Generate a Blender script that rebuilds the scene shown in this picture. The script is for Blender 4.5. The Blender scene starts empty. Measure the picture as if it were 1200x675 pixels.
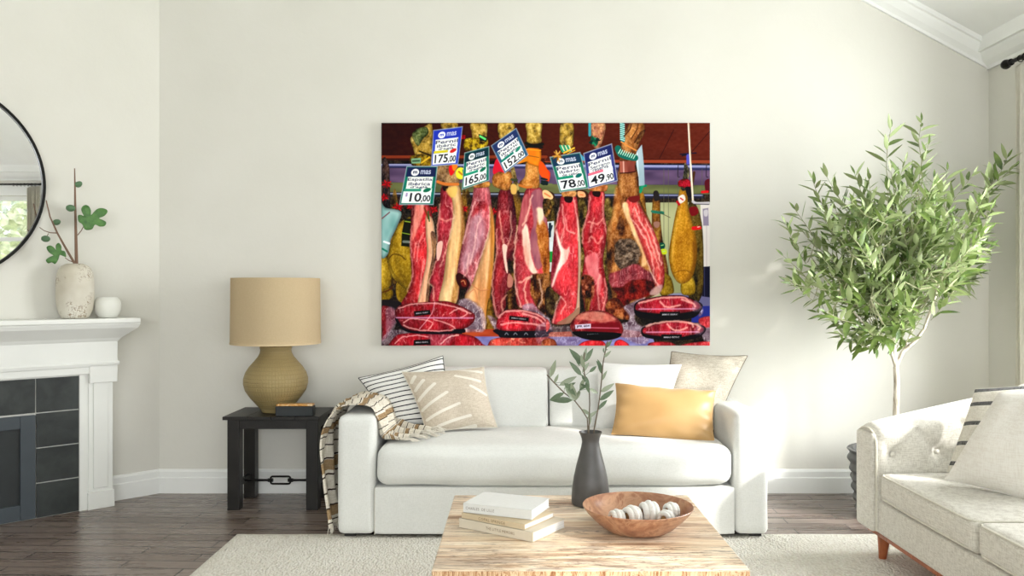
import bpy, bmesh, math, random
import numpy as np
from mathutils import Vector, Matrix, noise as mnoise
sc = bpy.context.scene
COL = sc.collection
# ---------------------------------------------------------------- camera, sky, sun, window light, added fill, exposure
F, CX, CY, CZ = 968.0, 606.0, 341.0, 1.27            # focal length and principal point in photo pixels (1200x675), eye height
cam = bpy.data.cameras.new('camera'); cam_o = bpy.data.objects.new('camera', cam); COL.objects.link(cam_o); sc.camera = cam_o
cam.sensor_width = 36; cam.lens = F/1200*36; cam.shift_x = (600-CX)/1200; cam.shift_y = (CY-337.5)/1200
cam_o.location = (0, 0, CZ); cam_o.rotation_euler = (math.pi/2, 0, 0); cam.clip_start = .05
sc.view_settings.view_transform = 'Standard'; sc.view_settings.look = 'None'; sc.view_settings.gamma = 1; sc.view_settings.use_curve_mapping = False
sc.view_settings.exposure = 0.36
w = bpy.data.worlds.new('daylight'); sc.world = w; w.use_nodes = True
wb = w.node_tree.nodes['Background']; wb.inputs[0].default_value = (.93, .97, 1, 1); wb.inputs[1].default_value = 1.6
def sun_(direction, strength, angle, col):
    l = bpy.data.lights.new('sun', 'SUN'); l.energy = strength; l.angle = math.radians(angle); l.color = col
    o = bpy.data.objects.new('sun', l); COL.objects.link(o); o.rotation_euler = Vector(direction).to_track_quat('-Z', 'Y').to_euler(); o.location = (8, -3, 6)
sun_((-.85, .52, -.57), 4.1, 2.5, (1, .975, .93))
def area_(name, loc, direction, sx, sy, power, col=(1, 1, 1)):
    l = bpy.data.lights.new(name, 'AREA'); l.shape = 'RECTANGLE'; l.size = sx; l.size_y = sy; l.energy = power; l.color = col
    o = bpy.data.objects.new(name, l); COL.objects.link(o); o.location = loc; o.rotation_euler = Vector(direction).to_track_quat('-Z', 'Y').to_euler()
area_('window_daylight', (3.22, 3.58, 1.42), (-1, 0, 0), 1.75, 2.2, 140, (.97, .99, 1))
area_('rear_soft_fill', (.3, -4.2, 1.8), (0, 1, 0), 5.6, 2.7, 190, (.97, .99, 1))  # added soft fill from behind the camera, through unseen glazing
area_('side_soft_fill', (3.22, -2.6, 1.42), (-1, 0, 0), 1.85, 2.2, 58, (.97, .99, 1))  # added side fill beside the camera, at a window out of view

# ---------------------------------------------------------------- helpers
def px(x, y, d):                                       # a photo pixel at distance d from the camera plane -> a place in the room
    return Vector(((x-CX)/F*d, d, CZ+(CY-y)/F*d))
class MB:
    def __init__(s): s.v = []; s.f = []; s.uv = []
    def add(s, vs, fs, uvs=None):
        b = len(s.v); s.v += [tuple(p) for p in vs]
        for k, f in enumerate(fs):
            s.f.append(tuple(b+i for i in f)); s.uv.append([uvs[i] for i in f] if uvs else [(0, 0)]*len(f))
        return s
    def box(s, x0, x1, y0, y1, z0, z1):
        v = [(x, y, z) for z in (z0, z1) for y in (y0, y1) for x in (x0, x1)]
        return s.add(v, [(0,2,3,1),(4,5,7,6),(0,1,5,4),(2,6,7,3),(0,4,6,2),(1,3,7,5)])
    def hexa(s, v): return s.add(v, [(0,2,3,1),(4,5,7,6),(0,1,5,4),(2,6,7,3),(0,4,6,2),(1,3,7,5)])
    def tube(s, pts, r, n=8, caps=True):
        pts = [Vector(p) for p in pts]; rs = r if hasattr(r, '__len__') else [r]*len(pts)
        V = []; Fs = []; up = None
        for i, p in enumerate(pts):
            t = (pts[min(i+1, len(pts)-1)]-pts[max(i-1, 0)]).normalized()
            if up is None: up = t.orthogonal().normalized()
            up = (up-t*up.dot(t)); up = up.normalized() if up.length > 1e-6 else t.orthogonal().normalized()
            b = t.cross(up)
            for k in range(n):
                a = 2*math.pi*k/n; V.append(p+(up*math.cos(a)+b*math.sin(a))*rs[i])
        for i in range(len(pts)-1):
            for k in range(n): Fs.append((i*n+k, i*n+(k+1)%n, (i+1)*n+(k+1)%n, (i+1)*n+k))
        if caps: Fs.append(tuple(range(n-1, -1, -1))); Fs.append(tuple((len(pts)-1)*n+k for k in range(n)))
        return s.add(V, Fs)
    def lathe(s, prof, c=(0, 0, 0), n=48, close=False, fn=None):
        V = []; Fs = []; m = len(prof); U = []
        for i, (r, z) in enumerate(prof):
            for k in range(n):
                a = 2*math.pi*k/n; rr = r*(fn(a, z) if fn else 1)
                V.append((c[0]+rr*math.cos(a), c[1]+rr*math.sin(a), c[2]+z)); U.append((k/n, i/m))
        for i in range(m-1):
            for k in range(n): Fs.append((i*n+k, i*n+(k+1)%n, (i+1)*n+(k+1)%n, (i+1)*n+k))
        if not close:
            if prof[0][0] > 1e-4: Fs.append(tuple(range(n-1, -1, -1)))
            if prof[-1][0] > 1e-4: Fs.append(tuple((m-1)*n+k for k in range(n)))
        else:
            for k in range(n): Fs.append(((m-1)*n+k, (m-1)*n+(k+1)%n, (k+1)%n, k))
        return s.add(V, Fs, U)
    def prism(s, poly, y0, y1, axis='y'):                # polygon in (a,b) extruded along axis
        n = len(poly)
        if axis == 'y': V = [(a, y0, b) for a, b in poly]+[(a, y1, b) for a, b in poly]
        elif axis == 'x': V = [(y0, a, b) for a, b in poly]+[(y1, a, b) for a, b in poly]
        else: V = [(a, b, y0) for a, b in poly]+[(a, b, y1) for a, b in poly]
        return s.add(V, [tuple(range(n-1, -1, -1)), tuple(range(n, 2*n))]+[(i, (i+1)%n, n+(i+1)%n, n+i) for i in range(n)])
    def soft(s, x0, x1, y0, y1, z0, z1, r, bulge=(0, 0, 0), n=14, fn=None):   # rounded, puffed upholstery block
        c = Vector(((x0+x1)/2, (y0+y1)/2, (z0+z1)/2)); h = Vector(((x1-x0)/2, (y1-y0)/2, (z1-z0)/2)); idx = {}; V = []; Fs = []; U = []
        def vert(q):
            key = tuple(round(t, 5) for t in q)
            if key in idx: return idx[key]
            # uneven spacing: more rows near the edges
            e = [math.copysign(1-(1-abs(t))**1.6, t) for t in q]
            P = Vector([e[i]*h[i] for i in range(3)]); inner = Vector([max(-h[i]+min(r, h[i]), min(h[i]-min(r, h[i]), P[i])) for i in range(3)])
            d = P-inner
            if d.length > 1e-9: P = inner+d.normalized()*min(r, min(h))
            b = Vector([bulge[i]*math.copysign(1, e[i])*max(0, abs(e[i])-.2)/.8*(1-e[(i+1)%3]**2)*(1-e[(i+2)%3]**2) for i in range(3)])
            P = c+P+b
            if fn: P = fn(P, e)
            idx[key] = len(V); V.append(P); U.append(((e[0]+1)/2, (e[2]+1)/2)); return idx[key]
        for ax in range(3):
            for sg in (-1, 1):
                for i in range(n):
                    for j in range(n):
                        q = []
                        for di, dj in ((0, 0), (1, 0), (1, 1), (0, 1)):
                            t = [0, 0, 0]; t[ax] = sg; t[(ax+1)%3] = -1+2*(i+di)/n; t[(ax+2)%3] = -1+2*(j+dj)/n; q.append(vert(t))
                        Fs.append(tuple(q) if sg > 0 else tuple(reversed(q)))
        return s.add(V, Fs, U)
    def build(s, name, mat, parent=None, smooth=True, bevel=0, auto=True):
        me = bpy.data.meshes.new(name); org = Vector((0, 0, 0))
        if parent is not None:
            q = parent
            while q is not None: org = org+q.location; q = q.parent
        elif s.v:
            a = np.array(s.v); org = Vector(((a[:,0].min()+a[:,0].max())/2, (a[:,1].min()+a[:,1].max())/2, a[:,2].min()))
        me.from_pydata([(p[0]-org.x, p[1]-org.y, p[2]-org.z) for p in s.v], [], s.f); me.materials.append(mat)
        ul = me.uv_layers.new(name='UVMap'); k = 0; flat = []
        for f in s.uv:
            for u in f: flat += [u[0], u[1]]
        if len(flat) == len(me.loops)*2: ul.data.foreach_set('uv', flat)
        me.validate()
        bm = bmesh.new(); bm.from_mesh(me); bmesh.ops.recalc_face_normals(bm, faces=bm.faces); bm.to_mesh(me); bm.free()
        if smooth:
            me.polygons.foreach_set('use_smooth', [True]*len(me.polygons))
            if auto and hasattr(me, 'set_sharp_from_angle'): me.set_sharp_from_angle(angle=math.radians(42))
        o = bpy.data.objects.new(name, me); COL.objects.link(o)
        if parent is not None: o.parent = parent
        else: o.location = org
        if bevel:
            md = o.modifiers.new('edge', 'BEVEL'); md.width = bevel; md.segments = 2; md.limit_method = 'ANGLE'; md.angle_limit = math.radians(50)
        return o
def tag(o, label=None, cat=None, group=None, kind=None):
    if label: o['label'] = label
    if cat: o['category'] = cat
    if group: o['group'] = group
    if kind: o['kind'] = kind
    return o
def thing(name, loc, label, cat, group=None):
    o = bpy.data.objects.new(name, None); o.empty_display_size = .1; COL.objects.link(o); o.location = loc
    return tag(o, label, cat, group)
def struct(name, mb, mat, bevel=0, smooth=False): return tag(mb.build(name, mat, None, smooth, bevel), kind='structure')
def lerp(a, b, t): return a+(b-a)*t

# ---------------------------------------------------------------- materials
def lin(c):
    c = [v/255 for v in c]; return tuple(v/12.92 if v <= .04045 else ((v+.055)/1.055)**2.4 for v in c)+(1,)
class M:
    def __init__(s, name, rough=.6, spec=.4, coat=0, metal=0, sheen=0):
        s.m = bpy.data.materials.new(name); s.m.use_nodes = True; s.t = s.m.node_tree; s.b = s.t.nodes['Principled BSDF']
        s.b.inputs['Roughness'].default_value = rough; s.b.inputs['Specular IOR Level'].default_value = spec; s.b.inputs['Metallic'].default_value = metal
        if coat: s.b.inputs['Coat Weight'].default_value = coat; s.b.inputs['Coat Roughness'].default_value = .15
        if sheen: s.b.inputs['Sheen Weight'].default_value = sheen; s.b.inputs['Sheen Roughness'].default_value = .5
        s.tc = s.n('ShaderNodeTexCoord')
    def n(s, kind, **k):
        n = s.t.nodes.new(kind)
        for a, v in k.items():
            if a.startswith('i_'): n.inputs[a[2:].replace('_', ' ')].default_value = v
            else: setattr(n, a, v)
        return n
    def l(s, a, b): s.t.links.new(a, b)
    def co(s, scale=(1, 1, 1), kind='Object', rot=(0, 0, 0), loc=(0, 0, 0)):
        mp = s.n('ShaderNodeMapping'); mp.inputs['Scale'].default_value = scale; mp.inputs['Rotation'].default_value = rot; mp.inputs['Location'].default_value = loc
        s.l(s.tc.outputs[kind], mp.inputs['Vector']); return mp.outputs[0]
    def noise(s, scale, detail=4, co=None, dist=0, rough=.55):
        n = s.n('ShaderNodeTexNoise'); n.inputs['Scale'].default_value = scale; n.inputs['Detail'].default_value = detail; n.inputs['Distortion'].default_value = dist; n.inputs['Roughness'].default_value = rough
        s.l(co if co is not None else s.tc.outputs['Object'], n.inputs['Vector']); return n.outputs['Fac']
    def ramp(s, fac, stops, interp='LINEAR'):
        r = s.n('ShaderNodeValToRGB'); r.color_ramp.interpolation = interp; e = r.color_ramp.elements
        while len(e) < len(stops): e.new(.5)
        for i, (p, c) in enumerate(stops):
            e[i].position = p; e[i].color = lin(c) if len(c) == 3 else c
        s.l(fac, r.inputs[0]); return r.outputs[0]
    def mix(s, fac, a, b, mode='MIX'):
        m = s.n('ShaderNodeMix', data_type='RGBA', blend_type=mode)
        for sock, v in ((m.inputs[0], fac), (m.inputs[6], a), (m.inputs[7], b)):
            if hasattr(v, 'is_linked'): s.l(v, sock)
            elif isinstance(v, (int, float)): sock.default_value = v
            else: sock.default_value = lin(v)
        return m.outputs[2]
    def math(s, op, a, b=0.0, c=None):
        m = s.n('ShaderNodeMath', operation=op)
        for i, v in enumerate((a, b) if c is None else (a, b, c)):
            if hasattr(v, 'is_linked'): s.l(v, m.inputs[i])
            else: m.inputs[i].default_value = v
        return m.outputs[0]
    def col(s, c):
        if hasattr(c, 'is_linked'): s.l(c, s.b.inputs['Base Color'])
        else: s.b.inputs['Base Color'].default_value = lin(c)
        return s
    def bump(s, h, strength=.3, dist=.01):
        b = s.n('ShaderNodeBump'); b.inputs['Strength'].default_value = strength; b.inputs['Distance'].default_value = dist; s.l(h, b.inputs['Height']); s.l(b.outputs[0], s.b.inputs['Normal']); return s
    def sep(s, v):
        x = s.n('ShaderNodeSeparateXYZ'); s.l(v, x.inputs[0]); return x.outputs
def plain(name, c, rough=.6, var=.06, bump=0, bs=60, **k):
    m = M(name, rough, **k); d = tuple(max(0, int(v*(1-var))) for v in c); u = tuple(min(255, int(v*(1+var*.6))) for v in c)
    m.col(m.ramp(m.noise(5, 4), [(.3, d), (.7, u)]))
    if bump: m.bump(m.noise(bs, 3), bump, .004)
    return m.m
def fabric(name, c, thread=(0, 0, 0), amt=.25, scale=520, rough=.92, dirty=.03, bumps=.35):
    m = M(name, rough, .15, sheen=.25)
    a = m.noise(1, 3, m.co((scale*.12, scale*.12, scale))); b = m.noise(1, 3, m.co((scale, scale, scale*.12)))
    h = m.math('ADD', a, b); f = m.ramp(m.math('MULTIPLY', h, .5), [(.38, tuple(int(lerp(v, t, amt)) for v, t in zip(c, thread))), (.56, c)])
    m.col(m.mix(m.ramp(m.noise(3.5, 3), [(.3, (0, 0, 0)), (.7, (255, 255, 255))]), m.mix(1.0, f, tuple(int(255*(1-dirty)) for _ in range(3)), 'MULTIPLY'), f))
    return m.bump(h, bumps, .0015).m
MAT = {}
m = M('wall_plaster', .9, .1)
m.col(m.ramp(m.noise(1.6, 5), [(.25, (217, 215, 206)), (.75, (224, 222, 214))])); m.bump(m.math('ADD', m.noise(7, 6, None, .6), m.math('MULTIPLY', m.noise(60, 3), .25)), .12, .012); MAT['wall'] = m.m
MAT['ceiling'] = plain('ceiling_paint', (240, 241, 239), .9, .01)
MAT['trim'] = plain('white_trim_paint', (238, 239, 236), .4, .012)
MAT['mantel'] = plain('mantel_paint', (232, 233, 228), .45, .012)
# floor of brown planks running across the room
m = M('plank_floor', .3, .6)
br = m.n('ShaderNodeTexBrick'); br.offset = .37; br.offset_frequency = 2; br.squash = 1
for k_, v_ in (('Scale', 1.0), ('Mortar Size', .0042), ('Mortar Smooth', .2), ('Bias', 0.0), ('Brick Width', .82), ('Row Height', .105)): br.inputs[k_].default_value = v_
br.inputs['Color1'].default_value = (0, 0, 0, 1); br.inputs['Color2'].default_value = (1, 1, 1, 1); br.inputs['Mortar'].default_value = (.5, .5, .5, 1)
m.l(m.co((1, 1, 1), rot=(0, 0, .035)), br.inputs['Vector'])
g = m.noise(1, 6, m.co((2.2, 26, 1)), .8); g2 = m.noise(2.2, 5, None, .5)
base = m.ramp(br.outputs['Color'], [(0, (102, 86, 77)), (.5, (130, 114, 105)), (1, (154, 140, 130))])
c_ = m.mix(.5, base, m.ramp(g, [(.3, (66, 50, 44)), (.55, (116, 100, 92)), (.8, (150, 136, 126))])); c_ = m.mix(m.ramp(g2, [(.35, (0, 0, 0)), (.7, (130, 130, 130))]), c_, (120, 112, 108))
m.col(m.mix(br.outputs['Fac'], c_, (28, 22, 20))); m.l(m.math('ADD', m.math('MULTIPLY', g, .25), .16), m.b.inputs['Roughness'])
m.bump(m.math('SUBTRACT', m.math('MULTIPLY', g, .3), br.outputs['Fac']), .5, .004); MAT['floor'] = m.m
m = M('rug_wool', .98, .05)
v = m.n('ShaderNodeTexVoronoi'); v.inputs['Scale'].default_value = 95; m.l(m.co((1, .6, 1)), v.inputs['Vector'])
m.col(m.mix(m.ramp(m.noise(3, 4), [(.3, (0, 0, 0)), (.7, (255, 255, 255))]), m.ramp(v.outputs['Distance'], [(0, (238, 235, 226)), (.75, (214, 208, 196))]), m.ramp(v.outputs['Distance'], [(0, (242, 240, 232)), (.8, (222, 217, 206))])))
m.bump(m.math('ADD', m.math('MULTIPLY', v.outputs['Distance'], -1), m.noise(14, 4)), .8, .012); MAT['rug'] = m.m
MAT['sofa'] = fabric('sofa_linen', (229, 230, 226), (150, 150, 140), .12)
MAT['loveseat'] = fabric('loveseat_linen', (226, 223, 213), (140, 132, 116), .38, 330)
MAT['piping'] = fabric('piping_cord', (224, 220, 206), (150, 145, 130), .2)
MAT['black_wood'] = plain('black_stained_wood', (30, 28, 26), .42, .35, .3, 40)
MAT['black_metal'] = plain('black_metal', (22, 21, 20), .38, .2, metal=.6)
MAT['gray_metal'] = plain('rubbed_grey_metal', (150, 150, 146), .3, .1, metal=.8)
MAT['white_glass'] = plain('white_glaze', (226, 226, 218), .3, .02)
def wave_wood(name, cols, rough=.4, sc_=(3, 22, 22), dist=1.2, coat=0):
    m = M(name, rough, .4, coat=coat); g = m.noise(1, 6, m.co(sc_), dist)
    m.col(m.ramp(g, [(.25, cols[0]), (.5, cols[1]), (.75, cols[2])])); return m.bump(g, .15, .003).m
MAT['leg_wood'] = wave_wood('walnut_leg', ((120, 62, 34), (158, 88, 52), (182, 110, 70)), .35, (20, 20, 3))
# ---------------------------------------------------------------- the room
XL, XR, YB, YF = -4.6, 2.97, 5.2, -4.0
RX, SL = -.6, .543                                     # vaulted ceiling: ridge line and slope
def ceil_z(x): return 2.79+SL*(XR-max(x, RX))-(SL*(RX-x) if x < RX else 0)
struct('floor', MB().box(XL-.1, XR+.1, YF-.1, YB+.1, -.08, 0), MAT['floor'])
A = Vector((-2.253, YB)); U_ = Vector((-math.sqrt(.5), -math.sqrt(.5))); N_ = Vector((math.sqrt(.5), -math.sqrt(.5)))
def W(u, n, z): q = A+U_*u+N_*n; return (q.x, q.y, z)
def fu(x, n=0): k = (x-CX)/F; s_ = math.sqrt(.5); return (YB*k+2.253-s_*n*(k+1))/(s_*(k-1))
def wbox(mb, u0, u1, n0, n1, z0, z1): return mb.hexa([W(u, n, z) for z in (z0, z1) for n in (n0, n1) for u in (u0, u1)])
UE = (A.x-XL)/math.sqrt(.5)
back = MB().prism([(A.x-.15, 0), (XR+.1, 0), (XR+.1, ceil_z(XR)+.05), (RX, ceil_z(RX)+.05), (A.x-.15, ceil_z(A.x-.15)+.05)], YB, YB+.12); struct('wall_back', back, MAT['wall'])
struct('wall_fireplace', wbox(MB(), 0, UE, -.12, 0, 0, 4.0), MAT['wall'])
yc = W(UE, 0, 0)[1]
struct('wall_left', MB().box(XL-.1, XL, YF, yc, 0, 3.2), MAT['wall'])
# right wall with two tall windows
WZ0, WZ1 = .30, 2.47
wins = [(2.75, 4.42), (-.55, 1.33), (-3.5, -1.7)]
mb = MB(); ys = [YF]+[t for a, b in sorted(wins) for t in (a, b)]+[YB]
for i in range(0, len(ys), 2): mb.box(XR, XR+.16, ys[i], ys[i+1], 0, 2.95)
for a, b in wins: mb.box(XR, XR+.16, a, b, 0, WZ0).box(XR, XR+.16, a, b, WZ1, 2.95)
struct('wall_right', mb, MAT['wall'])
mb = MB(); mb.box(XL, -2.5, YF-.12, YF, 0, 3.6).box(3.0, XR+.1, YF-.12, YF, 0, 3).box(-2.5, 3.0, YF-.12, YF, 0, .4)
mb.prism([(-2.5, 3.1), (3.0, 3.1), (3.0, 2.9), (XR+.1, 2.9), (XR+.1, 2.84), (RX, ceil_z(RX)+.05), (XL, ceil_z(XL)+.05), (XL, 3.1)], YF-.12, YF); struct('wall_rear', mb, MAT['wall'])
mb = MB(); mb.prism([(XR+.2, ceil_z(XR+.2)), (RX, ceil_z(RX)), (XL-.1, ceil_z(XL-.1)), (XL-.1, ceil_z(XL-.1)+.12), (RX, ceil_z(RX)+.12), (XR+.2, ceil_z(XR+.2)+.12)], YF-.1, YB+.1)
struct('ceiling', mb, MAT['ceiling'])
m = M('window_glass', .02, .5); gl = m.n('ShaderNodeBsdfGlossy'); gl.inputs['Roughness'].default_value = .02; tr = m.n('ShaderNodeBsdfTransparent'); mx = m.n('ShaderNodeMixShader')
fr = m.n('ShaderNodeLayerWeight'); m.l(m.math('ADD', m.math('MULTIPLY', m.math('POWER', fr.outputs['Facing'], 4.0), .5), .03), mx.inputs[0]); m.l(tr.outputs[0], mx.inputs[1]); m.l(gl.outputs[0], mx.inputs[2]); m.l(mx.outputs[0], m.t.nodes['Material Output'].inputs[0]); MAT['glass'] = m.m
for i, (a, b) in enumerate(wins):
    f = MB(); c = .07
    f.box(XR-.02, XR+.0, a-.1, a, WZ0-.02, WZ1+.12).box(XR-.02, XR, b, b+.1, WZ0-.02, WZ1+.12).box(XR-.025, XR, a-.12, b+.12, WZ1, WZ1+.13).box(XR-.06, XR, a-.13, b+.13, WZ0-.04, WZ0)
    for y0, y1 in ((a, a+.05), (b-.05, b), ((a+b)/2-.035, (a+b)/2+.035)): f.box(XR+.04, XR+.1, y0, y1, WZ0, WZ1)
    for z0, z1 in ((WZ0, WZ0+.06), (WZ1-.06, WZ1), (1.9, 1.95)): f.box(XR+.045, XR+.095, a, b, z0, z1)
    o = struct('window_%d' % (i+1), f, MAT['trim'], .003)
    MB().box(XR+.065, XR+.071, a, b, WZ0, WZ1).build('window_pane', MAT['glass'], o, False)
f = MB()
for x in np.linspace(-2.5, 3.0, 6): f.box(x-.04, x+.04, YF-.09, YF-.03, .4, 3.1)
for z in (.4, 1.9, 3.04): f.box(-2.5, 3, YF-.09, YF-.03, z, z+.06)
struct('window_4', f, MAT['trim'], .003)  # unseen rear glazing, made wide to bring soft light into the room
# baseboards, two steps
def base_prof(): return [(0, 0), (.018, 0), (.018, .095), (.012, .102), (.012, .135), (.006, .147), (0, .15)]
mb = MB(); mb.prism([(YB-a, b) for a, b in base_prof()], A.x, XR, 'x'); struct('baseboard_back', mb, MAT['trim'])
def ext_wall(prof, u0, u1, mb):                         # profile (n,z) along the fireplace wall
    n = len(prof); V = [W(u0, a, b) for a, b in prof]+[W(u1, a, b) for a, b in prof]
    return mb.add(V, [tuple(range(n-1, -1, -1)), tuple(range(n, 2*n))]+[(i, (i+1)%n, n+(i+1)%n, n+i) for i in range(n)])
US = fu(133, .135)                                      # outer edge of the fireplace surround
struct('baseboard_fireplace', ext_wall(base_prof(), -.005, US, MB()), MAT['trim'])
mb = MB(); mb.prism([(XR-a, b) for a, b in base_prof()], YF, YB, 'y'); struct('baseboard_right', mb, MAT['trim'])
# crown moulding: along the sloping ceiling on the back wall, level on the right wall
cp = [(0, -.13), (.018, -.13), (.022, -.112), (.05, -.085), (.075, -.05), (.082, -.034), (.098, -.03), (.1, -.004), (.1, .03), (0, .03)]
mb = MB(); n = len(cp); V = []
for x in (XR, RX, XL): V += [(x, YB-a, ceil_z(x)+b) for a, b in cp]
mb.add(V, [(j*n+i, j*n+(i+1)%n, (j+1)*n+(i+1)%n, (j+1)*n+i) for j in range(2) for i in range(n)]+[tuple(range(n-1, -1, -1)), tuple(range(2*n, 3*n))]); struct('trim_1', mb, MAT['trim'])
mb = MB(); mb.prism([(XR-a, ceil_z(XR)+b+(a*SL if b > -.01 else 0)) for a, b in cp], YF, YB, 'y'); struct('trim_2', mb, MAT['trim'])

# ---------------------------------------------------------------- fireplace
UM = fu(-84, 0)                                         # centre line of mirror and hearth
def mir(u0, u1): return ((u0, u1), (2*UM-u1, 2*UM-u0))
fp = thing('fireplace', W(UM, .1, 0), 'white wooden mantelpiece around dark tiles on the angled wall', 'fireplace')
u93, u104, u138 = fu(93, .115), fu(104, .13), fu(138, .15)
u42 = fu(42, .115)
mb = MB()
for u0, u1 in mir(US, u104): wbox(mb, u0, u1, .001, .125, 0, .8); wbox(mb, u0+.03, u1-.025, .12, .135, .12, .735); wbox(mb, u0-.006, u1+.006, .12, .14, 0, .1)
wbox(mb, u138, 2*UM-u138, .001, .148, .83, .985)
wbox(mb, u138+.01, 2*UM-u138-.01, .001, .14, .79, .83)
for u0, u1 in mir(u138, u104): wbox(mb, u0, u1, .001, .148, .735, .84)
mb.build('surround', MAT['mantel'], fp, False, .003)
mb = MB()
for u0, u1 in mir(u104, u93): wbox(mb, u0, u1, .001, .118, 0, .79)
wbox(mb, u93, 2*UM-u93, .001, .118, .783, .79); mb.build('inner_trim', MAT['mantel'], fp, False)
mb = MB(); ext_wall([(.14, .838), (.156, .838), (.158, .85), (.154, .858), (.14, .858)], u138-.008, 2*UM-u138+.008, mb); mb.build('bead_moulding', MAT['mantel'], fp, False)
prof = [(.001, .975), (.15, .975), (.158, .985), (.165, .995), (.195, 1.02), (.235, 1.055), (.245, 1.075), (.245, 1.085), (.001, 1.085)]
n = len(prof); V = []
for s_ in (1, -1):
    for a, b in prof: V.append(W(UM-s_*(UM-u138+max(0, a-.15)), a, b))
mb = MB().add(V, [tuple(range(n-1, -1, -1)), tuple(range(n, 2*n))]+[(i, (i+1)%n, n+(i+1)%n, n+i) for i in range(n)]); mb.build('cove', MAT['mantel'], fp, False)
us = fu(165, .27); wbox(MB(), us, 2*UM-us, .001, .27, 1.085, 1.112).build('mantel_shelf', MAT['mantel'], fp, False, .004)
m = M('slate_tile', .5, .35); g = m.noise(9, 6, None, .4); m.col(m.ramp(g, [(.3, (38, 42, 42)), (.7, (60, 64, 63))])); m.bump(g, .2, .004); MAT['tile'] = m.m
MAT['grout'] = plain('pale_grout', (196, 196, 190), .9, .03)
wbox(MB(), u93, 2*UM-u93, .001, .108, 0, .783).build('grout_bed', MAT['grout'], fp, False)
rows = [0, .196, .392, .588, .783]; g_ = .003; cw = u42-u93
def tile(u0, u1, z0, z1): wbox(MB(), u0+g_, u1-g_, .10, .115, z0+g_, z1-g_).build('tile', MAT['tile'], fp, False, .0015)
for i in range(3):
    for u0, u1 in mir(u93, u42): tile(u0, u1, rows[i], rows[i+1])
nt = 6; wt = 2*(UM-u93)/round(2*(UM-u93)/cw)
for k_ in range(int(round(2*(UM-u93)/cw))): tile(u93+k_*wt if k_ else u93, (u93+(k_+1)*wt) if k_ else u42, rows[3], rows[4]) if k_ == 0 else tile(u42+(k_-1)*(2*UM-2*u42)/(round(2*(UM-u93)/cw)-2), u42+k_*(2*UM-2*u42)/(round(2*(UM-u93)/cw)-2), rows[3], rows[4]) if k_ < round(2*(UM-u93)/cw)-1 else tile(2*UM-u42, 2*UM-u93, rows[3], rows[4])
ua, ub = u42+.004, 2*UM-u42-.004; MAT['iron'] = plain('grey_iron', (66, 74, 80), .5, .06); MAT['iron_dark'] = plain('dark_iron_panel', (42, 46, 48), .45, .15, .15, 30)
mb = MB(); wbox(mb, ua, ua+.075, .09, .13, .006, .58); wbox(mb, ub-.075, ub, .09, .13, .006, .58); wbox(mb, ua+.075, ub-.075, .09, .13, .51, .58); wbox(mb, ua+.075, ub-.075, .09, .13, .006, .09); ff = mb.build('firebox_frame', MAT['iron'], fp, False, .003); wbox(MB(), ua+.07, ub-.07, .09, .114, .08, .52).build('firebox_panel', MAT['iron_dark'], ff, False)

# round mirror above the mantel
R_ = .55; cu = W(UM, .0, 0); kz = CZ+(CY-209)/F*cu[1]
mr = thing('round_mirror', W(UM, .0, kz), 'large round mirror with thin black frame above the mantelpiece', 'mirror')
def disc_ring(r0, r1, n0, n1, seg=96):
    mb = MB(); V = []
    for r, n in ((r0, n0), (r1, n0), (r1, n1), (r0, n1)):
        for k_ in range(seg):
            a = 2*math.pi*k_/seg; V.append(W(UM+r*math.cos(a), n, kz+r*math.sin(a)))
    Fs = [(j*seg+k_, j*seg+(k_+1)%seg, ((j+1)%4)*seg+(k_+1)%seg, ((j+1)%4)*seg+k_) for j in range(4) for k_ in range(seg)]
    return mb.add(V, Fs)
disc_ring(R_-.016, R_, .003, .032).build('frame', MAT['black_metal'], mr)
m = M('mirror_silver', .012, .5, metal=1); m.col((244, 246, 246)); MAT['mirror'] = m.m
seg = 96; V = [W(UM+(R_-.015)*math.cos(2*math.pi*k_/seg), n, kz+(R_-.015)*math.sin(2*math.pi*k_/seg)) for n in (.004, .018) for k_ in range(seg)]
MB().add(V, [tuple(range(seg)), tuple(range(seg, 2*seg))]+[(k_, (k_+1)%seg, seg+(k_+1)%seg, seg+k_) for k_ in range(seg)]).build('mirror_glass', MAT['mirror'], mr, False)

# curtains on black rods along the right wall
m = M('curtain_linen', .95, .1); h = m.noise(1, 3, m.co((300, 300, 30))); m.col(m.ramp(h, [(.35, (220, 216, 204)), (.6, (236, 233, 222))])); m.bump(h, .3, .002)
tl = m.n('ShaderNodeBsdfTranslucent'); tl.inputs[0].default_value = lin((225, 218, 200)); mx = m.n('ShaderNodeMixShader'); mx.inputs[0].default_value = .3; m.l(m.b.outputs[0], mx.inputs[1]); m.l(tl.outputs[0], mx.inputs[2]); m.l(mx.outputs[0], m.t.nodes['Material Output'].inputs[0]); MAT['curtain'] = m.m
def curtain(y0, y1, lab, x=2.87, zt=2.565):
    mb = MB(); nu, nv = 80, 14; V = []
    for j in range(nv+1):
        z = zt-(zt-.02)*j/nv
        for i in range(nu+1):
            t = i/nu; V.append((x+.038*math.sin(t*math.pi*2*5+.4*math.sin(j*.3))*(.75+.25*math.cos(t*19)), lerp(y0, y1, t), z+(.02*math.sin(t*math.pi*10) if j == 0 else 0)))
    mb.add(V, [(j*(nu+1)+i, j*(nu+1)+i+1, (j+1)*(nu+1)+i+1, (j+1)*(nu+1)+i) for j in range(nv) for i in range(nu)])
    o = mb.build('curtain', MAT['curtain']); md = o.modifiers.new('cloth', 'SOLIDIFY'); md.thickness = .003
    return tag(o, lab, 'curtain')
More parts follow.
